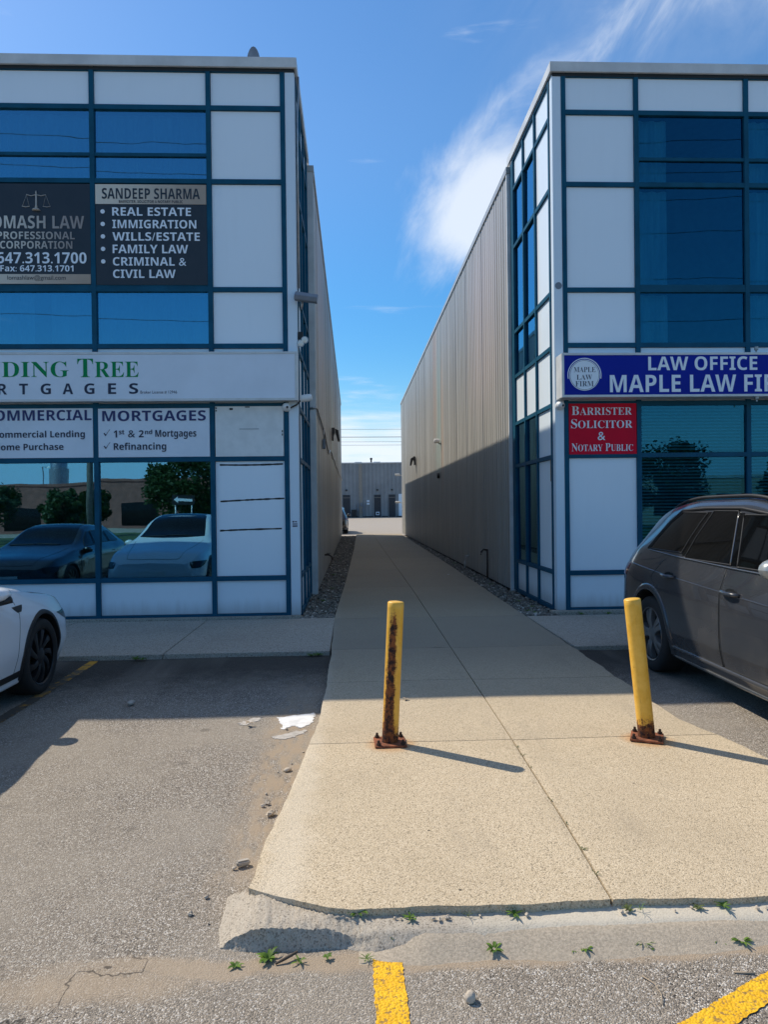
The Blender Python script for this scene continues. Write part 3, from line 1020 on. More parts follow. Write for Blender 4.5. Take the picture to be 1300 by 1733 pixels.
def window(pl, u0, u1, v0, v1, root, glass, inside=None, seed=0, label=None):
    mb = MB()
    pl.box(mb, u0+0.005, u1-0.005, v0+0.005, v1-0.005, 0.014, 0.020)
    ta, tb = rnd.uniform(-0.004, 0.004), rnd.uniform(-0.004, 0.004)
    if pl.k == 'F':
        mb.v = [(x, y+ta*(x-(u0+u1)/2)+tb*(z-(v0+v1)/2), z) for x, y, z in mb.v]
    else:
        mb.v = [(x+ta*(y-(u0+u1)/2)+tb*(z-(v0+v1)/2), y, z) for x, y, z in mb.v]
    w = mb.build('window', glass, root)
    if label:
        w['label'] = label
    if inside == 'curtain':
        c = (u0+u1)/2+0.1
        curtain_mesh(pl, u0, c-0.18, v0, v1, 0.16, seed).build('curtain', M_CURT, w, smooth=True)
        curtain_mesh(pl, c+0.06, u1, v0, v1, 0.16, seed+9).build('curtain', M_CURT, w, smooth=True)
    elif inside == 'curtainall':
        curtain_mesh(pl, u0, u1, v0, v1, 0.16, seed, 0.012).build('curtain', M_CURT, w, smooth=True)
    elif inside == 'curtainleft':
        curtain_mesh(pl, u0, u0+(u1-u0)*0.31, v0, v1, 0.16, seed).build('curtain', M_CURT, w, smooth=True)
    elif inside == 'blind':
        mb = MB()
        z = v1-0.02
        k = 0
        while z > v0+0.02:
            mb.prism([(YF+0.09, z-0.004), (YF+0.115, z+0.018), (YF+0.117, z+0.016), (YF+0.092, z-0.006)], 0, u0+0.03, u1-0.03)
            z -= 0.05
            k += 1
        mb.build('blind', M_BLIND, w)
    return w


def panel(pl, u0, u1, v0, v1, root, mat=None, d=0.008, label=None):
    mb = MB()
    pl.box(mb, u0+0.004, u1-0.004, v0+0.004, v1-0.004, d, d+0.02)
    o = mb.build('panel', mat or M_PANEL, root)
    if label:
        o['label'] = label
    return o


def frame_grid(pl, us, vs, w, mb, d=-0.028, extra=()):
    h = w/2
    for u in us:
        pl.box(mb, u-h, u+h, vs[0], vs[-1], d, 0.05)
    for v in vs:
        for a, b in zip(us, us[1:]):
            pl.box(mb, a+h, b-h, v-h, v+h, d+0.004, 0.047)
    for (a, b, v, hh) in extra:
        pl.box(mb, a+h, b-h, v-hh, v+hh, d+0.01, 0.04)


def office(side):
    F = Plane('F')
    L = side == 'L'
    S = Plane('L' if L else 'R')
    root = empty('office_building', (-6.0, YF, 0) if L else (8.0, YF, 0))
    neg = (-root.location.x, -root.location.y, 0)
    parts = []
    tag(root, 'two storey white office block left of the alley, with black banners upstairs' if L else
        'two storey white office block right of the alley, with a long blue sign',
        'office building', 'pair of office blocks flanking the alley')
    if L:
        us = [-0.985, -2.084, -3.790, -5.498, -7.205]
        blank = (-20.0, -7.24)
        cut = -0.805
        post = (-0.948, cut)
    else:
        us = [3.257, 4.380, 6.094, 7.800]
        blank = (7.84, 20.0)
        cut = 3.085
        post = (cut, 3.222)
    mb = MB()
    ex = []
    bays = list(zip(us, us[1:]))
    for i, (a, b) in enumerate(bays):
        if i:
            ex.append((min(a, b), max(a, b), 6.885, 0.024))
            ex.append((min(a, b), max(a, b), 4.945, 0.028))
    su = sorted(us)
    frame_grid(F, su, ROWS, 0.068, mb, extra=ex)
    mb.build('window_frame', M_FRAME, root)
    glass = M_GLASS if L else M_GLASSR
    for i, (a, b) in enumerate(bays):
        a, b = min(a, b)+0.034, max(a, b)-0.034
        for r in range(8):
            v0, v1 = ROWS[r]+0.034, ROWS[r+1]-0.034
            if i == 0:
                panel(F, a, b, v0, v1, root)
            elif r in (0, 3, 7):
                panel(F, a, b, v0, v1, root)
            elif L:
                if r == 6:
                    window(F, a, b, v0, v1, root, glass, 'curtainall', i*7+r)
                elif r == 4:
                    window(F, a, b, v0, v1, root, glass, 'curtainall' if i == 1 else 'curtain', i*7+r)
                else:
                    window(F, a, b, v0, v1, root, glass)
            else:
                if r in (1, 2):
                    window(F, a, b, v0, v1, root, glass, 'blind')
                elif r in (4, 5, 6):
                    window(F, a, b, v0, v1, root, glass, 'curtainleft', i*5)
    panel(F, blank[0], blank[1], ROWS[0], ROWS[-1], root)
    # white corner post
    mb = MB()
    mb.box(post[0], post[1], YF-0.02, YF+0.12, 0.03, ROWS[-1])
    mb.build('corner_post', M_POST, root, bevel=0.006)
    # the short return into the alley
    su = [10.93, 11.82, 12.62, 13.40, 13.62]
    mb = MB()
    frame_grid(S, su[:4], ROWS, 0.062, mb)
    S.box(mb, 13.432, 13.64, 0.03, ROWS[-1], -0.02, 0.05)
    mb.build('window_frame', M_FRAME, root)
    for i in range(3):
        a, b = su[i]+0.031, su[i+1]-0.031
        for r in range(8):
            v0, v1 = ROWS[r]+0.034, ROWS[r+1]-0.034
            if i == 0 or r in (0, 3, 7):
                panel(S, a, b, v0, v1, root)
            else:
                window(S, a, b, v0, v1, root, M_GLASS)
    mb = MB()
    S.box(mb, YF+0.125, 10.895, 0.03, ROWS[-1], -0.012, 0.03)
    mb.build('corner_post', M_POST, root)
    # roof flashing with a thin drip edge
    mb = MB()
    if L:
        mb.box(-20, -0.765, YF-0.075, YF-0.035, 8.165, 8.315)
        mb.box(-0.805, -0.765, YF-0.034, 13.72, 8.165, 8.315)
        mb.box(-20, -0.775, YF-0.036, 13.70, 8.305, 8.335)
    else:
        mb.box(3.045, 20, YF-0.075, YF-0.035, 8.165, 8.315)
        mb.box(3.045, 3.085, YF-0.034, 13.72, 8.165, 8.315)
        mb.box(3.055, 20, YF-0.036, 13.70, 8.305, 8.335)
    mb.build('roof_flashing', M_FASC, root, bevel=0.004)
    mb = MB()
    if L:
        mb.box(-20, -0.80, YF-0.03, YF+0.02, 8.12, 8.163)
    else:
        mb.box(3.09, 20, YF-0.03, YF+0.02, 8.12, 8.163)
    mb.build('shadow_gap', M_TRIM, root)
    # rooms behind the glass
    mb = MB()
    if L:
        x0, x1, xp = -20, -0.90, -1.5
    else:
        x0, x1, xp = 3.18, 20, 3.75
    mb.box(x0, x1, YF+0.06, 13.6, 3.25, 3.98)
    mb.box(x0, x1, YF+0.06, 13.6, 8.0, 8.10)
    mb.box(x0, x1, YF+0.06, 13.6, -0.1, 0.02)
    mb.box(x0, x1, 13.45, 13.62, 0.02, 8.0)
    mb.box(xp-0.04, xp+0.04, YF+0.32, 13.45, 0.02, 3.25)
    mb.box(xp-0.04, xp+0.04, YF+0.32, 13.45, 3.98, 8.0)
    mb.build('interior', M_INT, root)
    # ribbed metal wall along the alley
    sx = 1 if L else -1
    X = -0.70 if L else 3.03
    pts = []
    y = YB
    while y < 44.35:
        q = rnd.uniform(-0.012, 0.012)
        dp = sx*rnd.uniform(0.010, 0.022)
        pts += [(X+sx*rnd.uniform(-0.004, 0.002), y), (X+sx*rnd.uniform(-0.004, 0.002), y+0.12+q), (X-dp, y+0.145+q), (X-dp, y+0.195)]
        y += 0.22
    pts.append((X, 44.4))
    pts += [(X-sx*0.12, 44.4), (X-sx*0.12, YB)]
    mb = MB()
    mb.prism(pts, 2, 0.02, 8.0)
    mb.build('ribbed_siding', M_SIDING, root)
    mb = MB()
    a, b = sorted((X+sx*0.006, X-sx*0.125))
    mb.box(a, b, YB-0.012, YB-0.002, -0.02, 8.02)
    mb.box(min(X+sx*0.006, X+sx*0.012), max(X+sx*0.006, X+sx*0.012), YB-0.012, YB+0.05, -0.02, 8.02)
    mb.build('end_trim', M_FASC, root)
    mb = MB()
    a, b = sorted((X+sx*0.025, X-sx*0.2))
    mb.box(a, b, YB-0.03, 44.45, 8.0, 8.12)
    mb.build('roof_flashing', M_FASCL, root)
    mb = MB()
    a, b = sorted((X-sx*0.13, -20 if L else 20))
    mb.box(a, b, YB+0.01, 44.38, 0.0, 7.95)
    mb.build('wall', M_FARWALL, root)
    for c in children(root):
        c.location = neg
    return root


M_FASCL = simple('pale roof flashing', (0.42, 0.41, 0.39), 0.4, 0.2, 0.1, 2.0)
office('L')
office('R')

# ------------------------------------------------------------------ writing
SERIF = {'u': 0x1D400, 'l': 0x1D41A, 'd': 0x1D7CE}
SANSB = {'u': 0x1D5D4, 'l': 0x1D5EE, 'd': 0x1D7EC}


def style(s, st):
    if st is None:
        return s
    out = ''
    for c in s:
        if 'A' <= c <= 'Z':
            out += chr(st['u']+ord(c)-65)
        elif 'a' <= c <= 'z':
            out += chr(st['l']+ord(c)-97)
        elif '0' <= c <= '9':
            out += chr(st['d']+ord(c)-48)
        else:
            out += c
    return out


def glyphs(s, size, off=0.0):
    c = bpy.data.curves.new('lettering', 'FONT')
    c.body = s
    c.size = size
    c.offset = off
    c.resolution_u = 4
    c.extrude = 0.0
    o = bpy.data.objects.new('lettering', c)
    COL.objects.link(o)
    dg = bpy.context.evaluated_depsgraph_get()
    dg.update()
    me = bpy.data.meshes.new_from_object(o.evaluated_get(dg))
    vs = [v.co.copy() for v in me.vertices]
    fs = [tuple(p.vertices) for p in me.polygons]
    bpy.data.objects.remove(o)
    bpy.data.curves.remove(c)
    bpy.data.meshes.remove(me)
    return vs, fs


def text(runs, box, mat, parent, y, st=None, off=0.0, name='lettering', track=0.06):
    """runs: string or list of (string, relative height); fitted into box = x0, x1, z0, z1 on the plane y"""
    if isinstance(runs, str):
        runs = [(runs, 1.0)]
    V, F = [], []
    x = 0.0
    for s, h in runs:
        if s == ' ':
            x += 0.32*h
            continue
        vs, fs = glyphs(style(s, st), h, off*h)
        if not vs:
            continue
        a = min(v.x for v in vs)
        b = max(v.x for v in vs)
        o = len(V)
        V += [(v.x-a+x, v.y) for v in vs]
        F += [tuple(i+o for i in f) for f in fs]
        x += (b-a)+track*h
    a, b = min(v[0] for v in V), max(v[0] for v in V)
    c, d_ = min(v[1] for v in V), max(v[1] for v in V)
    x0, x1, z0, z1 = box
    mb = MB()
    mb.add([(x0+(v[0]-a)/(b-a)*(x1-x0), y, z0+(v[1]-c)/(d_-c)*(z1-z0)) for v in V], F)
    me = bpy.data.meshes.new(name)
    me.from_pydata(mb.v, [], mb.f)
    me.materials.append(mat)
    o = bpy.data.objects.new(name, me)
    COL.objects.link(o)
    o.parent = parent
    o.location = -parent.location
    return o


def caps(s):
    """small capitals: first letter of each word taller"""
    out = []
    for i, w in enumerate(s.split(' ')):
        if i:
            out.append((' ', 1.0))
        out.append((w[0], 1.2))
        if len(w) > 1:
            out.append((w[1:], 1.0))
    return out


def local(o, parent):
    o.location = -parent.location
    return o


def board(name, label, cat, x0, x1, z0, z1, mat, d=0.028, th=0.016, group=None):
    root = empty(name, ((x0+x1)/2, YF-d, z0))
    tag(root, label, cat, group)
    mb = MB().box(x0, x1, YF-d, YF-d+th, z0, z1)
    local(mb.build('board', mat, root), root)
    return root


def lightbox(name, label, x0, x1, z0, z1, y0, face, frame):
    root = empty(name, ((x0+x1)/2, y0, z0))
    tag(root, label, 'shop sign')
    mb = MB()
    f = 0.035
    mb.box(x0, x1, y0+0.016, YF-0.03, z0+0.002, z1-0.002)
    mb.box(x0, x1, y0, y0+0.016, z1-f, z1)
    mb.box(x0, x1, y0, y0+0.016, z0, z0+f)
    mb.box(x0, x0+f, y0+0.001, y0+0.0155, z0+f, z1-f)
    mb.box(x1-f, x1, y0+0.001, y0+0.0155, z0+f, z1-f)
    local(mb.build('frame', frame, root, bevel=0.003), root)
    mb = MB().box(x0+f+0.001, x1-f-0.001, y0+0.008, y0+0.0158, z0+f+0.001, z1-f-0.001)
    local(mb.build('face', face, root), root)
    return root


# white sign over the left shop
s = lightbox('shop_sign', 'long white light box sign with green lettering above the left shop windows', -7.54, -0.80, 3.215, 3.93, 10.55, M_SIGNW, M_SIGNF)
ty = 10.555
text([('L', 1.2), ('ENDING', 1.0)], (-5.86, -4.10, 3.567, 3.832), M_GREEN, s, ty, SERIF, -0.004)
text([('T', 1.2), ('REE', 1.0)], (-3.976, -3.10, 3.565, 3.832), M_GREEN, s, ty, SERIF, -0.004)
cx = {'M': -5.72, 'O': -5.38, 'R': -5.045, 'T': -4.745, 'G': -4.43, 'A': -4.116, 'G ': -3.809, 'E': -3.484, 'S': -3.175}
wd = {'M': 0.17, 'O': 0.16, 'R': 0.13, 'T': 0.125, 'G': 0.145, 'A': 0.15, 'G ': 0.145, 'E': 0.115, 'S': 0.13}
for k, c in cx.items():
    text(k.strip(), (c-wd[k]/2, c+wd[k]/2, 3.32, 3.475), M_NAVYD, s, ty, SANSB)
text('Broker License # 12946', (-3.078, -2.551, 3.318, 3.366), M_NAVYD, s, ty)

# blue sign over the right shop
s = lightbox('shop_sign', 'long blue light box sign with a round seal above the right shop windows', 3.10, 7.6, 3.215, 3.87, 10.42, M_SIGNB, M_SIGNF)
ty = 10.425
text('LAW OFFICE', (4.397, 6.054, 3.606, 3.812), M_LETW, s, ty, SANSB)
text('MAPLE LAW FIRM', (3.817, 6.63, 3.287, 3.541), M_LETW, s, ty, SANSB)
cxs, czs = 3.438, 3.541
mb = MB()
mb.lathe([(0.228, ty-0.001), (0.228, ty+0.002)], (cxs, 0, czs), 'y', 48)
local(mb.build('seal', M_LETW, s), s)
mb = MB()
ring = []
for i in range(41):
    a = math.radians(-12+204*i/40)
    ring.append([(cxs+0.241*math.cos(a), ty, czs+0.241*math.sin(a)), (cxs+0.254*math.cos(a), ty, czs+0.254*math.sin(a))])
mb.grid(ring, 41, 2)
local(mb.build('seal_arc', M_LETW, s), s)
ring = [[(cxs+r*math.cos(2*PI*i/48), ty-0.0015, czs+r*math.sin(2*PI*i/48)) for r in (0.212, 0.217)] for i in range(49)]
local(MB().grid(ring, 49, 2).build('seal_ring', M_NAVYD, s), s)
for t_, bx in (('MAPLE', (3.278, 3.604, 3.585, 3.661)), ('LAW', (3.318, 3.552, 3.472, 3.548)), ('FIRM', (3.300, 3.572, 3.376, 3.452))):
    text(t_, bx, M_NAVYD, s, ty-0.002, SERIF, -0.008)
# small floodlight clips on the blue sign
for z0, z1 in ((3.872, 3.96), (3.14, 3.213)):
    t_ = empty('sign_lamp', (6.06, 10.46, z0))
    tag(t_, 'tiny metal clip lamp standing on top of the blue sign' if z0 > 3.5 else 'tiny metal clip lamp hanging under the blue sign', 'lamp')
    mb = MB().lathe([(0.012, z0), (0.012, z0+0.03), (0.028, z0+0.04), (0.03, z1)], (6.06, 10.46, 0), 'z', 12)
    local(mb.build('housing', M_STEEL, t_, smooth=40), t_)

# black banners in the upper left windows
yb = YF-0.034
s = board('window_banner', 'black law firm banner with scales emblem, gold name and phone number', 'banner', -5.46, -3.826, 4.965, 6.44, M_BANNER)
text('LOMASH LAW', (-5.36, -3.911, 5.779, 5.969), M_GOLDT, s, yb, SANSB)
text('PROFESSIONAL', (-5.17, -4.051, 5.623, 5.735), M_GOLDT, s, yb, SANSB)
text('CORPORATION', (-5.13, -4.087, 5.484, 5.597), M_GOLDT, s, yb, SANSB)
text('647.313.1700', (-5.18, -3.884, 5.268, 5.433), M_LETW, s, yb, SANSB)
text('Fax: 647.313.1701', (-5.13, -4.075, 5.150, 5.242), M_LETW, s, yb, SANSB)
local(MB().box(-5.45, -3.828, yb, yb+0.004, 4.970, 5.111).build('gold_strip', M_GOLD2, s), s)
text('lomashlaw@gmail.com', (-5.03, -4.188, 5.008, 5.095), M_BANNER, s, yb-0.003)
# scales emblem
mb = MB()
xc = -4.60
mb.lathe([(0.004, 6.335), (0.012, 6.30), (0.006, 6.29), (0.012, 6.27), (0.012, 6.12), (0.02, 6.09), (0.012, 6.085), (0.05, 6.06), (0.06, 6.05), (0.06, 6.042)], (xc, yb, 0), 'z', 10)
mb.tube([(xc-0.14, yb, 6.275), (xc-0.07, yb, 6.258), (xc, yb, 6.275), (xc+0.07, yb, 6.258), (xc+0.14, yb, 6.275)], 0.006, 6)
for sx in (-1, 1):
    for q in (-0.05, 0.05):
        mb.tube([(xc+sx*0.14, yb, 6.27), (xc+sx*0.15+q, yb, 6.105)], 0.002, 4)
    mb.tube([(xc+sx*0.15-0.055, yb, 6.105), (xc+sx*0.15, yb, 6.095), (xc+sx*0.15+0.055, yb, 6.105)], 0.005, 6)
e = mb.build('scales_emblem', M_GOLDT, s, smooth=True)
local(e, s)

s = board('window_banner', 'black banner listing legal services under a gold heading', 'banner', -3.748, -2.122, 4.958, 6.44, M_BANNER)
local(MB().box(-3.744, -2.126, yb, yb+0.004, 6.146, 6.436).build('gold_band', M_GOLD1, s), s)
text('SANDEEP SHARMA', (-3.648, -2.217, 6.220, 6.379), M_BANNER, s, yb-0.003, SANSB)
text('BARRISTER, SOLICITOR & NOTARY PUBLIC', (-3.401, -2.47, 6.156, 6.203), M_BANNER, s, yb-0.003, SANSB)
for i, (t_, x1, z0) in enumerate((('REAL ESTATE', -2.351, 5.973), ('IMMIGRATION', -2.275, 5.789), ('WILLS/ESTATE', -2.226, 5.606), ('FAMILY LAW', -2.401, 5.422), ('CRIMINAL &', -2.43, 5.238), ('CIVIL LAW', -2.588, 5.056))):
    text(t_, (-3.503, x1, z0, z0+0.126), M_LETW, s, yb, SANSB)
    if i < 5:
        mb = MB().lathe([(0.032, yb-0.001), (0.032, yb+0.003)], (-3.642, 0, z0+0.062), 'y', 16)
        local(mb.build('bullet', M_LETW, s), s)

# white service boards in the transom row below the sign
s = board('service_board', 'white board with navy heading and two ticked lines under the white sign', 'sign', -3.752, -2.122, 2.413, 3.132, M_SIGNW)
text('MORTGAGES', (-3.690, -2.175, 2.945, 3.100), M_NAVY, s, yb, SANSB)
text('1', (-3.527, -3.478, 2.705, 2.810), M_NAVYD, s, yb, SANSB)
text('st', (-3.450, -3.372, 2.750, 2.815), M_NAVYD, s, yb, SANSB)
text('&', (-3.318, -3.216, 2.705, 2.810), M_NAVYD, s, yb, SANSB)
text('2', (-3.160, -3.090, 2.705, 2.810), M_NAVYD, s, yb, SANSB)
text('nd', (-3.070, -2.965, 2.750, 2.818), M_NAVYD, s, yb, SANSB)
text('Mortgages', (-2.920, -2.317, 2.676, 2.812), M_NAVYD, s, yb, SANSB)
text('Refinancing', (-3.529, -2.762, 2.488, 2.628), M_NAVYD, s, yb, SANSB)
for z in (2.725, 2.535):
    mb = MB()
    mb.grid([[(-3.675, yb, z+0.04), (-3.662, yb, z+0.052)], [(-3.645, yb, z), (-3.642, yb, z+0.022)], [(-3.585, yb, z+0.10), (-3.578, yb, z+0.097)]], 3, 2)
    local(mb.build('tick', M_NAVYD, s), s)
s = board('service_board', 'white board about commercial lending and home purchase', 'sign', -5.46, -3.830, 2.413, 3.140, M_SIGNW)
text('COMMERCIAL', (-5.40, -3.845, 2.961, 3.117), M_NAVY, s, yb, SANSB)
text('Commercial Lending', (-5.26, -3.947, 2.683, 2.813), M_NAVYD, s, yb, SANSB)
text('Home Purchase', (-5.254, -4.258, 2.528, 2.628), M_NAVYD, s, yb, SANSB)
s = board('blank_board', 'blank white board with scuffed clips right of the two service boards', 'sign board', -2.036, -1.028, 2.41, 3.155, M_WHITE)
mb = MB()
mb.box(-1.682, -1.392, yb, yb+0.004, 2.812, 2.822)
local(mb.build('scratch', M_LETG, s), s)
mb = MB()
for (x, z, w, h) in ((-2.022, 3.13, 0.02, 0.02), (-2.022, 3.09, 0.02, 0.02), (-1.80, 3.115, 0.05, 0.03), (-1.56, 3.143, 0.07, 0.014), (-1.045, 2.78, 0.016, 0.03), (-1.045, 2.73, 0.016, 0.03)):
    mb.box(x-w/2, x+w/2, yb, yb+0.004, z-h/2, z+h/2)
local(mb.build('clip', M_BLACK, s), s)
# black adhesive left on the white panel under it
for i, (x0, x1, z, sl) in enumerate(((-1.984, -1.045, 2.288, 0.006), (-1.984, -1.030, 1.742, 0.036), (-1.995, -1.075, 1.306, 0.020))):
    mb = MB()
    P = []
    rn = random.Random(i)
    for k in range(25):
        t_ = k/24
        x = x0+(x1-x0)*t_
        zz = z+sl*t_+(0.008*math.sin(t_*PI)*(-1 if i == 0 else 0.4))
        h = 0.012+rn.uniform(-0.003, 0.003)
        P.append([(x, YF+0.0055, zz-h), (x, YF+0.0055, zz+h)])
    mb.grid(P, 25, 2)
    o = mb.build('tape_strip', M_BLACK)
    tag(o, ('top', 'middle', 'lowest')[i]+' black tape strip on the white panel beside the left shop window', 'tape', 'tape strips on the white panel')
# red sign
s = board('red_sign', 'red board with white serif lettering under the left end of the blue sign', 'sign', 3.285, 4.335, 2.395, 3.165, M_RED)
text(caps('BARRISTER'), (3.334, 4.264, 2.990, 3.125), M_LETW, s, yb, SERIF, -0.006)
text(caps('SOLICITOR'), (3.323, 4.271, 2.790, 2.930), M_LETW, s, yb, SERIF, -0.006)
text('&', (3.731, 3.849, 2.607, 2.733), M_LETW, s, yb)
text(caps('NOTARY PUBLIC'), (3.328, 4.277, 2.440, 2.560), M_LETW, s, yb, SERIF, -0.006)

# ------------------------------------------------------------------ fittings on the buildings


def dome_camera(x, z, label, y=YF-0.03):
    t_ = empty('dome_camera', (x, y, z))
    tag(t_, label, 'security camera', 'dome cameras at the shop corners')
    mb = MB().lathe([(0.065, 0.03), (0.068, -0.02), (0.06, -0.035)], (0, 0, 0), 'y', 24)
    mb.build('base', M_WHITE, t_, smooth=40)
    mb = MB().lathe([(0.058, -0.035), (0.056, -0.06), (0.045, -0.085), (0.025, -0.103), (0.004, -0.108)], (0, 0, 0), 'y', 24)
    mb.build('shell', M_WHITE, t_, smooth=60)
    mb = MB().lathe([(0.018, -0.098), (0.016, -0.112)], (0.018, 0, -0.012), 'y', 14)
    mb.build('lens', M_BLACK, t_)
    return t_


dome_camera(-0.975, 3.135, 'white dome camera under the right end of the white sign', YF-0.05)
dome_camera(3.15, 3.135, 'white dome camera on the corner post under the blue sign', YF-0.05)
t_ = empty('bullet_camera', (-0.72, 10.70, 3.25))
tag(t_, 'white bullet camera on a bracket at the end of the white sign', 'security camera')
MB().lathe([(0.02, -0.06), (0.05, -0.055), (0.055, -0.02), (0.055, 0.06), (0.045, 0.10), (0.02, 0.105)], (0, 0, 0), 'x', 20).build('housing', M_WHITE, t_, smooth=45, loc=(0.02, 0, 0.015), rot=(0, math.radians(-8), 0))
MB().tube([(-0.2, -0.01, -0.13), (-0.1, 0.0, -0.08), (-0.05, 0.01, -0.02)], 0.012, 8).build('bracket', M_BLACK, t_, smooth=True)
t_ = empty('sign_floodlight', (-0.80, 10.70, 4.70))
tag(t_, 'grey hooded floodlight sticking out from the left building corner', 'floodlight')
mb = MB().prism([(-0.11, -0.06), (-0.13, 0.0), (-0.04, 0.075), (0.04, 0.085), (0.06, 0.06), (0.03, -0.05)], 0, 0.0, 0.34)
mb.build('hood', M_GREYBOX, t_, loc=(-0.03, 0, 0.07), rot=(0, math.radians(8), 0), bevel=0.006)
MB().tube([(0.06, 0.05, -0.1), (0.08, 0.02, 0.02)], 0.018, 8).build('arm', M_STEEL, t_, smooth=True)
t_ = empty('security_light', (-0.755, 10.80, 4.12))
tag(t_, 'twin headed security lamp below the grey floodlight', 'security lamp')
MB().box(-0.05, 0.03, 0.0, 0.05, 0.05, 0.16).build('junction_box', M_BLACK, t_, bevel=0.006)
for k, (dx, dz, ry) in enumerate(((0.06, 0.02, 0.5), (0.0, -0.03, -0.4))):
    h = MB().lathe([(0.022, 0.06), (0.03, 0.03), (0.052, -0.03), (0.055, -0.05)], (dx, -0.02, dz), 'y', 18).build('lamp_head', M_STEEL, t_, smooth=40)
    MB().lathe([(0.048, -0.047), (0.03, -0.058), (0.005, -0.062)], (dx, -0.02, dz), 'y', 18).build('lens', M_LENS, h, smooth=60)
MB().tube([(-0.02, 0.02, 0.08), (0.02, 0, 0.05), (0.06, 0, 0.04)], 0.01, 6).build('arm', M_BLACK, t_, smooth=True)
t_ = empty('notice', (-0.876, YF-0.021, 1.34))
tag(t_, 'small grey warning sticker on the left corner post', 'sticker')
MB().box(-0.045, 0.045, -0.0025, 0.0, 0, 0.105).build('sheet', M_SIGNW, t_)
mb = MB()
mb.box(-0.035, -0.01, -0.004, -0.0026, 0.075, 0.098)
mb.box(0.0, 0.03, -0.004, -0.0026, 0.078, 0.095)
mb.box(-0.036, 0.036, -0.004, -0.0026, 0.045, 0.06)
mb.box(-0.036, 0.036, -0.004, -0.0026, 0.012, 0.032)
mb.build('print', M_NAVYD, t_)
o = MB().lathe([(0.052, -0.006), (0.052, 0.0)], (3.155, YF-0.021, 4.955), 'y', 24)
tag(o.build('round_cover', M_GREYBOX), 'round grey cover plate on the right corner post above the blue sign', 'cover plate')
o = MB().box(XR_SIDE-0.010, XR_SIDE+0.002, 10.93, 11.06, 2.0, 2.34)
tag(o.build('notice', M_ORANGE), 'yellowed paper notice on the alley side of the right building', 'notice')
# satellite dish on the left roof
t_ = empty('satellite_dish', (-1.60, 12.2, 8.12))
tag(t_, 'grey satellite dish rim peeking over the left roof edge', 'satellite dish')
mb = MB()
ring = []
for i in range(7):
    r = i/6
    ring.append([(0.13*r*math.cos(2*PI*k/24), 0.05*(r*r), 0.93+0.42*r*math.sin(2*PI*k/24)) for k in range(25)])
mb.grid(ring, 7, 25)
mb.build('dish', M_GREYBOX, t_, smooth=True)
MB().tube([(0, 0.02, 0), (0, 0.02, 0.93)], 0.025, 8).build('mast', M_STEEL, t_, smooth=True)
# downpipe bracket and gutter end at the left corner top
o = MB().tube([(-0.755, 10.9, 8.15), (-0.755, 10.9, 7.9), (-0.775, 10.86, 7.5), (-0.785, 10.86, 4.95)], 0.016, 8)
tag(o.build('cable_pipe', M_STEEL, smooth=True), 'thin pale pipe running down the left building corner from the roof', 'pipe')

# left alley wall: conduit, box, lamp, tap
XLW = -0.672
o = MB().tube([(-0.80, YB-0.03, 3.52), (-0.70, YB-0.03, 3.53), (XLW, 13.75, 3.53), (XLW, 14.4, 3.52), (XLW, 16.8, 3.47), (XLW, 17.3, 3.46), (XLW, 18.6, 3.28), (XLW, 20.4, 3.17), (XLW, 21.3, 3.34), (XLW, 23.1, 3.42), (XLW, 24.5, 3.32), (XLW, 26, 3.38), (XLW, 28, 3.30), (XLW, 31, 3.36), (XLW, 34, 3.28), (XLW, 38, 3.34), (XLW, 43.9, 3.30)], 0.02, 8)
tag(o.build('conduit', M_STEEL, smooth=True), 'bent metal conduit running along the left alley wall', 'conduit')
t_ = empty('switch_box', (XLW, 16.6, 3.0))
tag(t_, 'small grey switch box under the conduit on the left alley wall', 'switch box')
MB().box(-0.02, 0.05, -0.08, 0.08, 0.0, 0.22).build('box', M_GREYBOX, t_, bevel=0.006)
MB().tube([(0.01, 0, 0.22), (0.01, 0, 0.48)], 0.014, 8).build('pipe', M_STEEL, t_, smooth=True)


def wall_pack(y, z, sx, label):
    t_ = empty('wall_lamp', (XLW if sx > 0 else 3.0, y, z))
    tag(t_, label, 'wall lamp', 'bronze wall lamps in the alley')
    mb = MB().prism([(0.0, -0.2), (0.0, 0.2), (sx*0.10, 0.2), (sx*0.10, 0.05), (sx*0.06, -0.05), (sx*0.06, -0.2)], 1, -0.17, 0.17)
    mb.build('housing', M_BROWNL, t_, bevel=0.008)
    mb = MB().prism([(sx*0.11, 0.17), (sx*0.22, 0.12), (sx*0.26, -0.22), (sx*0.20, -0.24), (sx*0.12, 0.04)], 1, -0.15, 0.15)
    mb.build('visor', M_BROWNL, t_, bevel=0.008)


wall_pack(23.35, 4.03, 1, 'bronze wall lamp high on the shaded left alley wall')
wall_pack(34.2, 3.85, -1, 'bronze wall lamp on the sunlit right alley wall near its far end')
t_ = empty('wall_tap', (XLW, 17.0, 0.5))
tag(t_, 'dark tap sticking out low on the left alley wall', 'tap')
MB().tube([(-0.02, 0, 0.02), (0.08, 0, 0.02), (0.14, -0.02, -0.02), (0.17, -0.03, -0.09)], 0.022, 8).build('spout', M_COPPER, t_, smooth=True)
MB().lathe([(0.05, 0.05), (0.05, 0.062)], (0.07, 0, 0), 'z', 10).build('handle', M_COPPER, t_)
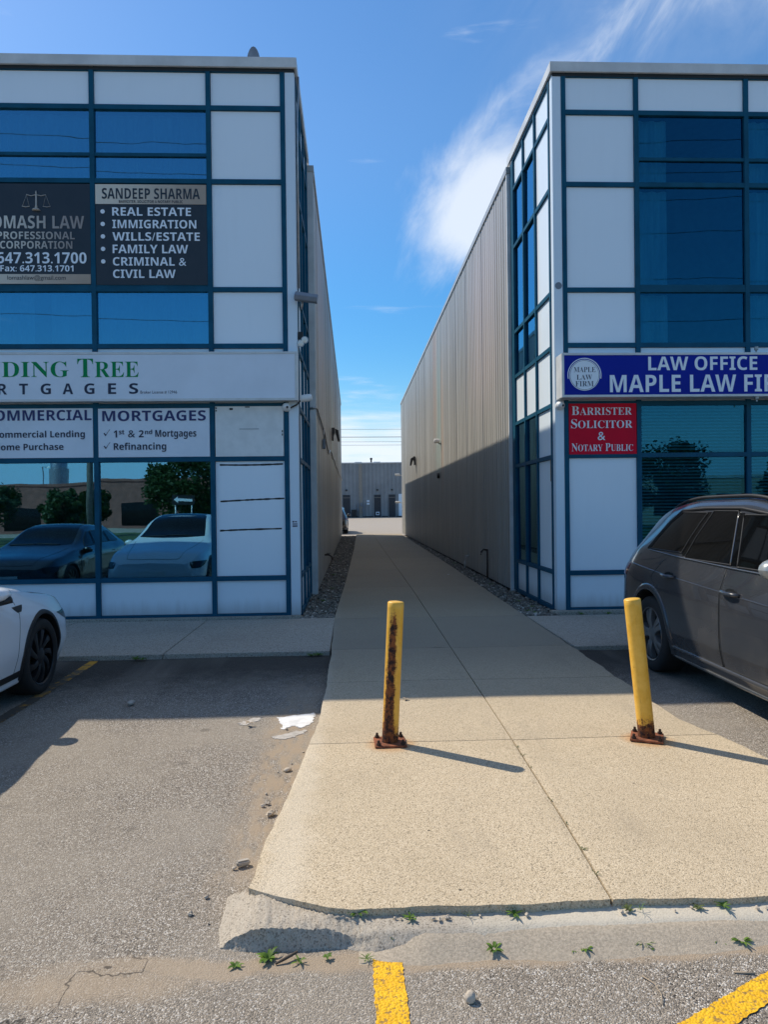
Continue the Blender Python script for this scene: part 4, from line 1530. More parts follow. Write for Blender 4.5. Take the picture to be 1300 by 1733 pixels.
# right alley wall
t_ = empty('wall_camera', (3.0, 24.46, 3.87))
tag(t_, 'white lamp like camera on the stained part of the right alley wall', 'camera')
MB().lathe([(0.05, -0.20), (0.075, -0.18), (0.07, -0.02), (0.03, 0.0)], (0, 0, 0.02), 'x', 16).build('housing', M_WHITE, t_, smooth=45)
MB().tube([(0.03, 0, -0.09), (-0.04, 0, -0.06), (-0.06, 0, 0)], 0.02, 8).build('bracket', M_STEEL, t_, smooth=True)
o = MB().lathe([(0.09, -0.06), (0.10, 0.0), (0.10, 0.03)], (3.0, 24.9, 2.72), 'x', 16)
tag(o.build('round_vent', M_BROWNL, smooth=45), 'small dark round vent in the shaded right alley wall', 'vent')
t_ = empty('standpipe', (2.99, 15.9, 0))
tag(t_, 'dark standpipe with a hose tap against the right alley wall', 'standpipe')
MB().tube([(0, 0, -0.05), (0, 0, 0.66)], 0.02, 8).build('pipe', M_COPPER, t_, smooth=True)
MB().tube([(0, 0, 0.64), (-0.09, -0.02, 0.66), (-0.14, -0.03, 0.60), (-0.15, -0.03, 0.54)], 0.022, 8).build('tap', M_COPPER, t_, smooth=True)
o = MB().tube([(3.02, 18.6, 0.33), (2.93, 18.6, 0.33), (2.90, 18.6, 0.18), (2.90, 18.6, 0.02)], 0.022, 8)
tag(o.build('drain_pipe', M_FASC, smooth=True), 'grey drain pipe bending down from the right alley wall', 'pipe')
for z, lb in ((3.64, 'upper white camera at the far end of the right alley wall'), (1.95, 'lower white camera at the far end of the right alley wall')):
    t_ = empty('bullet_camera', (2.98, 44.0, z))
    tag(t_, lb, 'security camera', 'cameras at the far alley corner')
    MB().lathe([(0.05, -0.38), (0.06, -0.36), (0.06, -0.1), (0.03, -0.08)], (0.0, 0, 0), 'x', 12).build('housing', M_WHITE, t_, smooth=45)
    MB().tube([(-0.12, 0, -0.02), (0.03, 0, -0.05)], 0.02, 6).build('bracket', M_WHITE, t_, smooth=True)

# ------------------------------------------------------------------ far building across the back lot
FY, FZ = 88.0, 0.44
fb = empty('warehouse', (2, FY, FZ))
tag(fb, 'low grey metal warehouse with dark doors seen through the alley', 'warehouse')


def fpart(mb, name, mat, parent=None, **kw):
    o = mb.build(name, mat, parent or fb, **kw)
    o.location = -fb.location if parent is None else (0, 0, 0)
    return o


pts = []
x = -22.0
while x < 26:
    pts += [(x, FY), (x+0.3, FY), (x+0.34, FY+0.05), (x+0.44, FY+0.05)]
    x += 0.48
pts += [(26, FY+20), (-22, FY+20)]
fpart(MB().prism(pts, 2, FZ-0.1, 7.1), 'wall', M_FARWALL)
fpart(MB().box(-22.1, 26.1, FY-0.08, FY+0.1, 7.1, 7.22), 'roof_flashing', M_FASC)
fpart(MB().box(-22, 26, FY-0.06, FY-0.01, FZ-0.05, FZ+0.16), 'foundation', M_TRIM)
for x0, x1 in ((-1.28, -0.36), (2.56, 3.42), (4.37, 5.2), (-9.0, -8.1), (12.0, 12.9)):
    dr = fpart(MB().box(x0, x1, FY-0.05, FY+0.02, FZ, 3.24), 'door', M_DOOR)
    mb = MB()
    mb.box(x0-0.07, x0-0.001, FY-0.08, FY+0.02, FZ, 3.32)
    mb.box(x1+0.001, x1+0.07, FY-0.08, FY+0.02, FZ, 3.32)
    mb.box(x0-0.001, x1+0.001, FY-0.08, FY+0.02, 3.245, 3.32)
    mb.build('door_frame', M_FARWALL, dr)
    mb = MB().box(x0+0.04, x1-0.04, FY-0.07, FY-0.051, 2.86, 2.91)
    mb.build('transom_bar', M_FARPIPE, dr)
    fpart(MB().box((x0+x1)/2-0.11, (x0+x1)/2+0.11, FY-0.22, FY-0.01, 3.72, 3.92), 'door_lamp', M_BLACK, bevel=0.03)
fpart(MB().box(5.62, 9.2, FY-0.03, FY+0.02, FZ, 3.3), 'loading_door', M_PANEL)
fpart(MB().box(0.72, 1.12, FY-0.14, FY-0.01, FZ, 7.1), 'downspout', M_FARPIPE)
mb = MB()
for (x, z, w, h) in ((0.62, 1.95, 0.22, 0.3), (0.98, 2.05, 0.25, 0.45), (1.3, 1.9, 0.2, 0.35), (0.6, 1.4, 0.15, 0.3), (1.2, 1.35, 0.18, 0.4)):
    mb.box(x-w/2, x+w/2, FY-0.32, FY-0.15, z-h/2, z+h/2)
mb.tube([(0.6, FY-0.2, FZ), (0.6, FY-0.2, 2.0)], 0.03, 6)
mb.tube([(1.25, FY-0.2, FZ), (1.25, FY-0.2, 2.2)], 0.03, 6)
fpart(mb, 'gas_meter', M_GREYBOX)
for z in (2.02, 2.36):
    fpart(MB().box(1.68, 2.0, FY-0.03, FY-0.005, z, z+0.22), 'notice', M_SIGNW)
fpart(MB().box(2.78, 3.22, FY-0.075, FY-0.052, 0.72, 1.12), 'notice', M_SIGNW)
fpart(MB().box(2.86, 3.14, FY-0.085, FY-0.076, 0.82, 1.02), 'notice_print', M_BLACK)
fpart(MB().lathe([(0.1, 7.15), (0.1, 7.75), (0.16, 7.76), (0.16, 7.95), (0.02, 8.0)], (2.35, FY+3, 0), 'z', 12), 'roof_pipe', M_TRIM)
for x in (0.7, 3.05):
    fpart(MB().box(x-0.45, x+0.45, FY+2, FY+3.2, 7.1, 7.42), 'roof_vent', M_FASC, bevel=0.03)
t_ = empty('rubbish_bin', (0.07, FY-0.5, gz(0, FY-0.5)))
tag(t_, 'black wheeled bin beside the left warehouse door', 'bin')
MB().prism([(-0.26, 0), (0.26, 0), (0.30, 0.9), (-0.30, 0.9)], 1, -0.3, 0.25).build('body', M_BLACK, t_, bevel=0.02)
MB().box(-0.32, 0.32, -0.34, 0.28, 0.905, 0.97).build('lid', M_BLACK, t_, bevel=0.015)
# ------------------------------------------------------------------ posts


def bollard(x, y, tilt, mat, label, rz, H=0.975):
    root = empty('bollard', (x, y, 0.0))
    tag(root, label, 'bollard', 'yellow steel bollards on the walkway')
    r = 0.0565
    prof = [(r, 0.012)]+[(r, H*i/24) for i in range(1, 24)]+[(r, H-0.006), (r-0.006, H), (r-0.03, H+0.004), (0.004, H+0.006)]
    MB().lathe(prof, (0, 0, 0), 'z', 40).build('post', mat, root, smooth=50, rot=tilt)
    w = 0.108
    pl = MB().box(-w, w, -w, w, 0.002, 0.016).build('base_plate', M_RUST, root, bevel=0.003, rot=(0, 0, rz))
    for sx in (-1, 1):
        for sy in (-1, 1):
            b = MB()
            b.lathe([(0.016, 0.0), (0.016, 0.014)], (0, 0, 0), 'z', 6)
            b.lathe([(0.009, 0.014), (0.009, 0.03), (0.006, 0.034)], (0, 0, 0), 'z', 10)
            b.build('bolt', M_BOLT, pl, loc=(sx*0.083, sy*0.083, 0.016))
    return root


bollard(0.232, 4.90, (0.0, math.radians(3.1), 0), M_POSTR, 'left yellow bollard streaked with dark rust down its front', math.radians(2))
bollard(2.015, 4.86, (0.0, math.radians(-5.6), 0), M_POSTY, 'right yellow bollard, cleaner, leaning left beside the dark car', math.radians(-24))


# ------------------------------------------------------------------ cars
def pchip(xs_, ys_):
    n = len(xs_)
    h = [xs_[i+1]-xs_[i] for i in range(n-1)]
    dl = [(ys_[i+1]-ys_[i])/h[i] for i in range(n-1)]
    m = [0]*n
    m[0], m[-1] = dl[0], dl[-1]
    for i in range(1, n-1):
        if dl[i-1]*dl[i] > 0:
            w1, w2 = 2*h[i]+h[i-1], h[i]+2*h[i-1]
            m[i] = (w1+w2)/(w1/dl[i-1]+w2/dl[i])

    def f(x):
        if x <= xs_[0]:
            return ys_[0]
        if x >= xs_[-1]:
            return ys_[-1]
        i = 0
        while x > xs_[i+1]:
            i += 1
        t = (x-xs_[i])/h[i]
        return ((1+2*t)*(1-t)**2*ys_[i]+t*(1-t)**2*h[i]*m[i]+t*t*(3-2*t)*ys_[i+1]+t*t*(t-1)*h[i]*m[i+1])
    return f


class Body:
    """car skin from a table of sections; front at y = 0, rear at y = L, ground at z = 0"""
    KEYS = ('zb', 'w0', 'z1', 'w1', 'z2', 'w2', 'z3', 'w3', 'z4', 'w4', 'z5', 'w5', 'zt')

    def __init__(s, tab):
        s.tab = tab
        ys_ = [r[0] for r in tab]
        s.L = ys_[-1]
        s.fn = {k: pchip(ys_, [r[i+1] for r in tab]) for i, k in enumerate(s.KEYS)}

    def keys(s, y):
        g = {k: s.fn[k](y) for k in s.KEYS}
        return [(0.0, g['zb']), (g['w0']*0.9, g['zb']), (g['w0'], g['zb']+0.07), (g['w1'], g['z1']), ((g['w1']+g['w2'])/2+0.008, (g['z1']+g['z2'])/2),
                (g['w2'], g['z2']), (g['w3'], g['z3']), (g['w4'], g['z4']), (g['w5'], g['z5']), (g['w5']*0.5, g['zt']-0.008), (0.0, g['zt'])]

    def section(s, y, n=6):
        k = s.keys(y)
        pts = [k[0], k[1]]
        # rounded interpolation between the keys (Catmull-Rom with mild tension)
        for i in range(1, len(k)-1):
            p0, p1, p2 = k[i-1], k[i], k[i+1]
            p3 = k[i+2] if i+2 < len(k) else (-k[i][0], k[i][1])
            tn = 0.36 if i not in (6,) else 0.22
            for j in range(1, n+1):
                t = j/n
                q = []
                for c in (0, 1):
                    m1 = (p2[c]-p0[c])*tn
                    m2 = (p3[c]-p1[c])*tn
                    q.append((2*t**3-3*t*t+1)*p1[c]+(t**3-2*t*t+t)*m1+(-2*t**3+3*t*t)*p2[c]+(t**3-t*t)*m2)
                pts.append((max(0, q[0]), q[1]))
        return pts

    def side(s, y, z):
        pts = s.section(y)[1:]
        for a, b in zip(pts, pts[1:]):
            if a[1] <= z <= b[1] and b[1] > a[1]:
                return a[0]+(b[0]-a[0])*(z-a[1])/(b[1]-a[1])
        return pts[-1][0] if z > pts[-1][1] else pts[0][0]

    def top(s, x, y):
        pts = s.section(y)[1:]
        for a, b in zip(reversed(pts[:-1]), reversed(pts)):
            if b[0] <= abs(x) <= a[0]:
                t = (abs(x)-b[0])/max(1e-6, a[0]-b[0])
                return b[1]+(a[1]-b[1])*t
        return pts[-1][1]

    def mesh(s, name, mat, axles, R, parent):
        ys_ = sorted(set([0.0, 0.02, 0.06, 0.12, s.L-0.12, s.L-0.06, s.L-0.02, s.L]+[0.2+0.05*i for i in range(int((s.L-0.35)/0.05))]))
        rows = []
        for y in ys_:
            h = s.section(y)
            rows.append([(x, y, z) for x, z in h]+[(-x, y, z) for x, z in reversed(h[1:-1])])
        n = len(rows[0])
        vs = [p for r in rows for p in r]
        fs = []
        for i in range(len(rows)-1):
            for j in range(n):
                j2 = (j+1) % n
                fs.append((i*n+j, i*n+j2, (i+1)*n+j2, (i+1)*n+j))
        fs.append(tuple(range(n-1, -1, -1)))
        fs.append(tuple((len(rows)-1)*n+j for j in range(n)))
        o = MB().add(vs, fs).build(name, mat, None, smooth=True)
        o.data.materials.append(M_WELL)
        cut = MB()
        for ya in axles:
            for sx in (-1, 1):
                cut.lathe([(R, sx*0.62), (R, sx*1.3)], (0, ya[0], ya[1]), 'x', 48)
        c = cut.build('cutter', M_WELL)
        for p in c.data.polygons:
            p.material_index = 0
        md = o.modifiers.new('cut', 'BOOLEAN')
        md.object = c
        md.operation = 'DIFFERENCE'
        md.solver = 'EXACT'
        try:
            md.material_mode = 'TRANSFER'
        except Exception:
            pass
        dg = bpy.context.evaluated_depsgraph_get()
        dg.update()
        me = bpy.data.meshes.new_from_object(o.evaluated_get(dg))
        bpy.data.objects.remove(o)
        bpy.data.objects.remove(c)
        # the well's own faces point along the hub circle: paint them black
        me.materials.clear()
        me.materials.append(mat)
        me.materials.append(M_WELL)
        for p in me.polygons:
            q = p.center
            p.material_index = 0
            for ya in axles:
                d_ = math.hypot(q.y-ya[0], q.z-ya[1])
                if (abs(d_-R) < 0.012 or (d_ < R-0.01)) and abs(q.x) < s.side(q.y, max(q.z, 0.3))-0.012:
                    p.material_index = 1
                elif abs(q.x) < 0.63 and d_ < R and p.normal.x*q.x > 0 and abs(p.normal.x) > 0.9:
                    p.material_index = 1
        me.shade_smooth()
        me.set_sharp_from_angle(angle=math.radians(38))
        me.name = name
        ob = bpy.data.objects.new(name, me)
        COL.objects.link(ob)
        ob.parent = parent
        return ob

    def patch(s, rows, nu, off, sx, sub=6):
        """rows: list of (z, y_left, y_right) from bottom to top; skin patch lifted by off"""
        tabl = [(r[0], r[1]) for r in rows]
        tabr = [(r[0], r[2]) for r in rows]
        z0, z1 = rows[0][0], rows[-1][0]
        nv = sub*(len(rows)-1)
        P = []
        for i in range(nu+1):
            q = []
            for j in range(nv+1):
                z = z0+(z1-z0)*j/nv
                a, b = lerp_tab(tabl, z), lerp_tab(tabr, z)
                y = a+(b-a)*i/nu
                q.append((sx*(s.side(y, z)+off), y, z))
            P.append(q)
        mb = MB()
        mb.grid(P, nu+1, nv+1)
        # turn the border in so that the patch has an edge
        ring = [P[i][0] for i in range(nu+1)]+[P[nu][j] for j in range(1, nv+1)]+[P[i][nv] for i in range(nu-1, -1, -1)]+[P[0][j] for j in range(nv-1, 0, -1)]
        inn = [(p[0]-sx*(off+0.012), p[1], p[2]) for p in ring]
        m = len(ring)
        mb.add(ring+inn, [(i, (i+1) % m, m+(i+1) % m, m+i) for i in range(m)])
        return mb, ring

    def line(s, pts, off, sx, step=0.05):
        out = []
        for a, b in zip(pts, pts[1:]):
            n = max(1, int(math.hypot(b[0]-a[0], b[1]-a[1])/step))
            for i in range(n):
                t = i/n
                y, z = a[0]+(b[0]-a[0])*t, a[1]+(b[1]-a[1])*t
                out.append((sx*(s.side(y, z)+off), y, z))
        y, z = pts[-1]
        out.append((sx*(s.side(y, z)+off), y, z))
        return out

    def toppatch(s, y0, y1, w0, w1, off, nu=14, nv=14, crown=0.0):
        P = []
        for i in range(nu+1):
            y = y0+(y1-y0)*i/nu
            w = w0+(w1-w0)*i/nu
            q = []
            for j in range(nv+1):
                x = -w+2*w*j/nv
                yy = y+crown*(x/w)**2
                q.append((x, yy, s.top(x, yy)+off))
            P.append(q)
        return MB().grid(P, nu+1, nv+1)


def wheel(parent, x, y, r, w, sx, rimmat, spokes, twist, rr):
    root = MB().lathe([(0.075, 0.0), (0.075, sx*w*0.42), (0.04, sx*w*0.45)], (0, 0, 0), 'x', 20).build('wheel', rimmat, parent, smooth=40, loc=(x, y, r))
    a, b = w/2, r
    prof = [(rr, -a*0.9), (b*0.93, -a), (b*0.985, -a*0.86), (b, -a*0.6), (b, a*0.6), (b*0.985, a*0.86), (b*0.93, a), (rr+0.03, a*1.02), (rr, a*0.92)]
    MB().lathe([(p, sx*h) for p, h in prof], (0, 0, 0), 'x', 48, False).build('tyre', M_TYRE, root, smooth=50)
    mb = MB()
    mb.lathe([(rr-0.012, sx*a*0.9), (rr, sx*a*0.96), (rr+0.004, sx*a*0.9), (rr-0.02, -sx*a*0.8), (rr-0.03, -sx*a*0.8), (rr-0.03, sx*a*0.6)], (0, 0, 0), 'x', 48, False)
    pairs = spokes < 0
    spokes = abs(spokes)*(2 if pairs else 1)
    for k in range(spokes):
        t0 = 2*PI*k/spokes
        if pairs:
            t0 = 2*PI*(k//2)/(spokes//2)+(-0.17 if k % 2 else 0.17)
        P = []
        for i in range(7):
            f = i/6
            rad = 0.06+(rr-0.075)*f
            wd = (0.030-0.010*math.sin(f*PI)+0.012*f)*(0.9 if pairs else 1.0)
            an = t0+twist*f
            dp = sx*(a*0.78+0.012*math.sin(f*PI)-0.0*f)
            cx_, cz_ = rad*math.cos(an), rad*math.sin(an)
            tx, tz = -math.sin(an), math.cos(an)
            P.append([(dp-sx*0.045, cx_-tx*wd*1.1, cz_-tz*wd*1.1), (dp, cx_-tx*wd, cz_-tz*wd), (dp+sx*0.006, cx_, cz_), (dp, cx_+tx*wd, cz_+tz*wd), (dp-sx*0.045, cx_+tx*wd*1.1, cz_+tz*wd*1.1)])
        mb.grid(P, 7, 5)
    mb.build('rim', rimmat, root, smooth=40)
    MB().lathe([(rr*0.62, -0.01), (rr*0.62, 0.012)], (0, 0, 0), 'x', 32).build('brake_disc', M_STEEL if rimmat is M_RIMS else M_BLACK, root)
    return root


def arch_lip(bd, ya, za, R, mat, parent, wdt, off, zmin):
    for sx in (-1, 1):
        P = []
        for i in range(41):
            a = math.radians(-20+220*i/40)
            q = []
            for rad, o in ((R-0.006, -0.03), (R-0.004, off), (R+wdt*0.5, off+0.004), (R+wdt, off*0.6), (R+wdt+0.004, -0.01)):
                y = ya+rad*math.cos(a)
                z = max(zmin, za+rad*math.sin(a))
                q.append((sx*(bd.side(y, max(z, zmin))+o), y, z))
            P.append(q)
        MB().grid(P, 41, 5).build('arch_trim', mat, parent, smooth=60)


def mirror(bd, y, z, sx, shell, parent, k_=1.0, dx=0.0):
    x = bd.side(y, z)
    m = MB()
    P = []
    for i in range(9):
        t = i/8
        th = PI*t
        row = []
        for k in range(16):
            a = 2*PI*k/16
            rx = 0.125*k_*math.sin(th)**0.55
            rz = 0.085*k_*math.sin(th)**0.6
            row.append((sx*(x+0.05+dx+0.12*k_+rx*math.cos(a)*1.0), y-0.085*math.cos(th)*1.0, z+0.07+rz*math.sin(a)))
        row.append(row[0])
        P.append(row)
    m.grid(P, 9, 17)
    o = m.build('mirror', shell, parent, smooth=True)
    MB().tube([(sx*(x-0.02), y+0.02, z-0.01), (sx*(x+0.08), y+0.01, z+0.01), (sx*(x+0.14), y, z+0.03)], [0.03, 0.025, 0.03], 8).build('mirror_arm', M_BLACK, o, smooth=True)
    return o


# --- tall estate car with its tail to the shops
SUV = Body([
    # y    zb    w0    z1    w1    z2    w2    z3    w3    z4    w4    z5    w5   zt
    (0.00, .34, .66, .48, .76, .72, .76, .86, .70, .885, .63, .90, .45, .915),
    (0.10, .25, .80, .46, .88, .76, .87, .92, .81, .945, .74, .96, .52, .98),
    (0.35, .22, .89, .46, .955, .82, .955, 1.0, .88, 1.03, .80, 1.045, .55, 1.065),
    (1.00, .22, .93, .48, .985, .88, .982, 1.09, .905, 1.115, .82, 1.13, .56, 1.15),
    (1.40, .22, .935, .50, .985, .91, .982, 1.13, .915, 1.17, .80, 1.185, .58, 1.20),
    (1.75, .22, .935, .50, .985, .93, .982, 1.155, .92, 1.36, .80, 1.395, .66, 1.415),
    (2.15, .22, .935, .50, .985, .95, .982, 1.165, .92, 1.615, .77, 1.69, .66, 1.715),
    (2.70, .22, .935, .50, .985, .97, .982, 1.175, .92, 1.675, .755, 1.755, .655, 1.785),
    (3.40, .22, .935, .50, .985, .985, .982, 1.195, .918, 1.675, .75, 1.75, .65, 1.78),
    (3.95, .22, .935, .50, .985, 1.0, .982, 1.225, .905, 1.625, .73, 1.70, .63, 1.73),
    (4.42, .23, .925, .50, .976, 1.01, .968, 1.25, .88, 1.50, .71, 1.59, .61, 1.625),
    (4.72, .27, .89, .50, .945, 1.0, .93, 1.20, .835, 1.30, .71, 1.345, .58, 1.37),
    (4.93, .33, .83, .52, .89, .94, .87, 1.06, .79, 1.09, .71, 1.11, .52, 1.125),
    (5.03, .38, .74, .54, .81, .86, .79, .97, .71, .99, .64, 1.005, .45, 1.015),
    (5.06, .42, .68, .56, .75, .80, .73, .92, .64, .935, .58, .945, .40, .955)])


def build_suv(paint, shell, label):
    root = empty('estate_car', (0, 0, 0))
    tag(root, label, 'car')
    bd = SUV
    ax = ((1.0, 0.40), (4.0, 0.40))
    R = 0.445
    bd.mesh('body', paint, ax, R, root)
    for sx in (-1, 1):
        for (ya, za) in ax:
            wheel(root, sx*0.845, ya, 0.385, 0.27, sx, M_RIMS, -5, 0.0, 0.27)
    for (ya, za) in ax:
        arch_lip(bd, ya, za, R, paint, root, 0.055, 0.014, 0.26)
    for sx in (-1, 1):
        # doors stand a hair proud of the skin, so their shut lines are real
        d1 = [(0.36, 1.42, 2.545), (0.62, 1.36, 2.555), (0.95, 1.36, 2.56), (1.135, 1.42, 2.55)]
        d2 = [(0.36, 2.57, 3.36), (0.50, 2.575, 3.50), (0.72, 2.58, 3.62), (0.85, 2.58, 3.80), (0.98, 2.58, 3.93), (1.16, 2.575, 3.74)]
        for rows, hy, hz in ((d1, 2.40, 0.985), (d2, 3.54, 1.02)):
            mb, ring = bd.patch(rows, 26, 0.003, sx, 5)
            dr = mb.build('door', paint, root, smooth=50)
            loop = [(r[1], r[0]) for r in rows]
            loop2 = [(r[2], r[0]) for r in rows]
            seam = MB()
            seam.tube(bd.line(loop, 0.0012, sx, 0.04), 0.0045, 6)
            seam.tube(bd.line(loop2, 0.0012, sx, 0.04), 0.0045, 6)
            seam.tube(bd.line([loop[0], loop2[0]], 0.0012, sx, 0.04), 0.0045, 6)
            seam.build('door_seam', M_TRIM, dr, smooth=True)
            # pull handle in front of a dished recess
            xx = bd.side(hy, hz)
            cup = []
            for i in range(6):
                r = 1-i/5
                cup.append([(sx*(xx+0.0045-0.012*(1-r)), hy+0.105*r*math.cos(2*PI*k/20), hz-0.012+0.052*r*math.sin(2*PI*k/20)) for k in range(21)])
            h = MB().grid(cup, 6, 21).build('handle_recess', M_TRIM, dr, smooth=True)
            MB().tube([(sx*(xx+0.0), hy+0.125, hz+0.004), (sx*(xx+0.03), hy+0.10, hz+0.002), (sx*(xx+0.042), hy, hz-0.004), (sx*(xx+0.03), hy-0.10, hz-0.002), (sx*(xx+0.0), hy-0.125, hz)], [0.013, 0.018, 0.019, 0.018, 0.013], 10).build('handle', paint, dr, smooth=True)
        # glass
        w1 = [(1.195, 1.70, 2.42), (1.40, 1.86, 2.475), (1.615, 2.20, 2.545)]
        w2 = [(1.205, 2.53, 3.335), (1.40, 2.58, 3.24), (1.645, 2.645, 3.06)]
        w3 = [(1.25, 3.42, 4.17), (1.38, 3.35, 4.06), (1.52, 3.255, 3.90), (1.63, 3.16, 3.68)]
        for rows, nm in ((w1, 'window'), (w2, 'window'), (w3, 'quarter_window')):
            mb, ring = bd.patch(rows, 18, 0.005, sx, 6)
            g = mb.build(nm, M_CGLASS, root, smooth=50)
            MB().tube(ring+[ring[0]], 0.007, 6, False).build('window_seal', M_BLACK, g, smooth=True)
        # black pillar panel and bright strip round the side glass
        mb, ring = bd.patch([(1.20, 2.43, 2.52), (1.40, 2.485, 2.572), (1.63, 2.555, 2.637)], 4, 0.004, sx, 6)
        mb.build('pillar_trim', M_CGLASS, root, smooth=50)
        mb, ring = bd.patch([(1.225, 3.34, 3.41), (1.40, 3.25, 3.325), (1.635, 3.075, 3.15)], 4, 0.004, sx, 6)
        mb.build('pillar_trim', M_CGLASS, root, smooth=50)
        tr = MB()
        tr.tube(bd.line([(1.62, 1.165), (2.5, 1.180), (3.4, 1.205), (4.17, 1.240)], 0.008, sx), 0.007, 6)
        tr.tube(bd.line([(2.525, 1.2), (2.575, 1.40), (2.64, 1.64)], 0.006, sx), 0.0035, 6)
        tr.tube(bd.line([(3.34, 1.21), (3.245, 1.40), (3.07, 1.63)], 0.006, sx), 0.0035, 6)
        tr.build('window_trim', M_CHROME, root, smooth=True)
        MB().tube(bd.line([(1.64, 1.20), (1.86, 1.45), (2.15, 1.62), (2.6, 1.668), (3.2, 1.668), (3.70, 1.645), (3.93, 1.52), (4.09, 1.38), (4.20, 1.25)], 0.004, sx), 0.016, 6).build('window_surround', M_BLACK, root, smooth=True)
        # shoulder crease, sill strip
        MB().tube(bd.line([(0.45, 0.86), (1.4, 0.93), (2.6, 0.975), (3.6, 1.015), (4.5, 1.07)], -0.0065, sx), 0.012, 8).build('shoulder_crease', paint, root, smooth=True)
        st = MB()
        st.tube(bd.line([(1.50, 0.33), (2.5, 0.335), (3.5, 0.345)], 0.004, sx), 0.022, 8)
        st.build('sill_strip', paint, root, smooth=True)
        MB().tube(bd.line([(1.47, 0.245), (2.5, 0.245), (3.54, 0.255)], 0.0, sx), 0.018, 8).build('sill_edge', M_CHROME, root, smooth=True)
        # roof rail
        rl = []
        for i in range(25):
            y = 2.0+2.1*i/24
            x = bd.fn['w5'](y)+0.015
            up_ = 0.028*min(1, min(i, 24-i)/2.5)
            rl.append((sx*x, y, bd.top(x, y)+up_-0.005))
        MB().tube(rl, 0.017, 8).build('roof_rail', M_BLACK, root, smooth=True)
        mirror(bd, 1.66, 1.17, sx, shell, root, 0.95, -0.02)
        # lamps
        mb, ring = bd.patch([(0.70, 0.06, 0.42), (0.82, 0.09, 0.62)], 10, 0.004, sx, 5)
        mb.build('headlight', M_LAMPC, root, smooth=50)
        mb, ring = bd.patch([(0.93, 4.70, 4.92), (1.06, 4.58, 4.88)], 10, 0.004, sx, 5)
        mb.build('tail_light', M_LAMPR, root, smooth=50)
    bd.toppatch(1.46, 2.12, 0.72, 0.60, 0.004, crown=0.10).build('windscreen', M_CGLASS, root, smooth=True)
    bd.toppatch(4.32, 4.72, 0.50, 0.60, 0.004).build('rear_window', M_CGLASS, root, smooth=True)
    MB().box(-0.55, 0.55, -0.012, 0.05, 0.5, 0.72).build('grille', M_BLACK, root, bevel=0.02)
    MB().box(-0.27, 0.27, 5.045, 5.075, 0.66, 0.78).build('number_plate', M_WHITE, root)
    MB().box(-0.82, 0.82, 0.5, 4.6, 0.20, 0.24).build('underbody', M_WELL, root)
    return root


suv = build_suv(M_CARG, M_SILVER, 'dusty dark grey estate car parked at the right with its tail to the shops')
suv.location = (4.01, 3.22, -0.09)

# --- smooth white hatchback with its nose to the shops
HATCH = Body([
    (0.00, .26, .60, .40, .70, .56, .70, .655, .62, .67, .55, .68, .40, .69),
    (0.08, .20, .76, .40, .83, .60, .81, .72, .74, .74, .66, .755, .46, .77),
    (0.30, .17, .86, .42, .925, .68, .91, .835, .83, .86, .74, .875, .50, .895),
    (0.87, .17, .90, .45, .955, .76, .947, .935, .865, .965, .75, .98, .52, 1.0),
    (1.30, .17, .905, .45, .957, .81, .951, 1.02, .868, 1.055, .75, 1.07, .54, 1.09),
    (1.75, .17, .905, .45, .957, .85, .951, 1.055, .87, 1.19, .73, 1.23, .60, 1.255),
    (2.30, .17, .905, .45, .957, .87, .951, 1.065, .87, 1.43, .68, 1.51, .57, 1.545),
    (2.80, .17, .905, .45, .957, .88, .951, 1.07, .868, 1.50, .65, 1.585, .55, 1.62),
    (3.40, .17, .905, .45, .955, .88, .948, 1.055, .86, 1.48, .64, 1.56, .54, 1.595),
    (4.00, .17, .90, .46, .95, .91, .935, 1.08, .84, 1.36, .64, 1.43, .53, 1.46),
    (4.45, .20, .87, .48, .92, .93, .90, 1.08, .80, 1.17, .68, 1.20, .50, 1.22),
    (4.65, .26, .79, .50, .85, .90, .83, 1.02, .74, 1.05, .66, 1.065, .48, 1.08),
    (4.75, .34, .66, .52, .73, .82, .71, .92, .61, .935, .55, .945, .40, .955)])


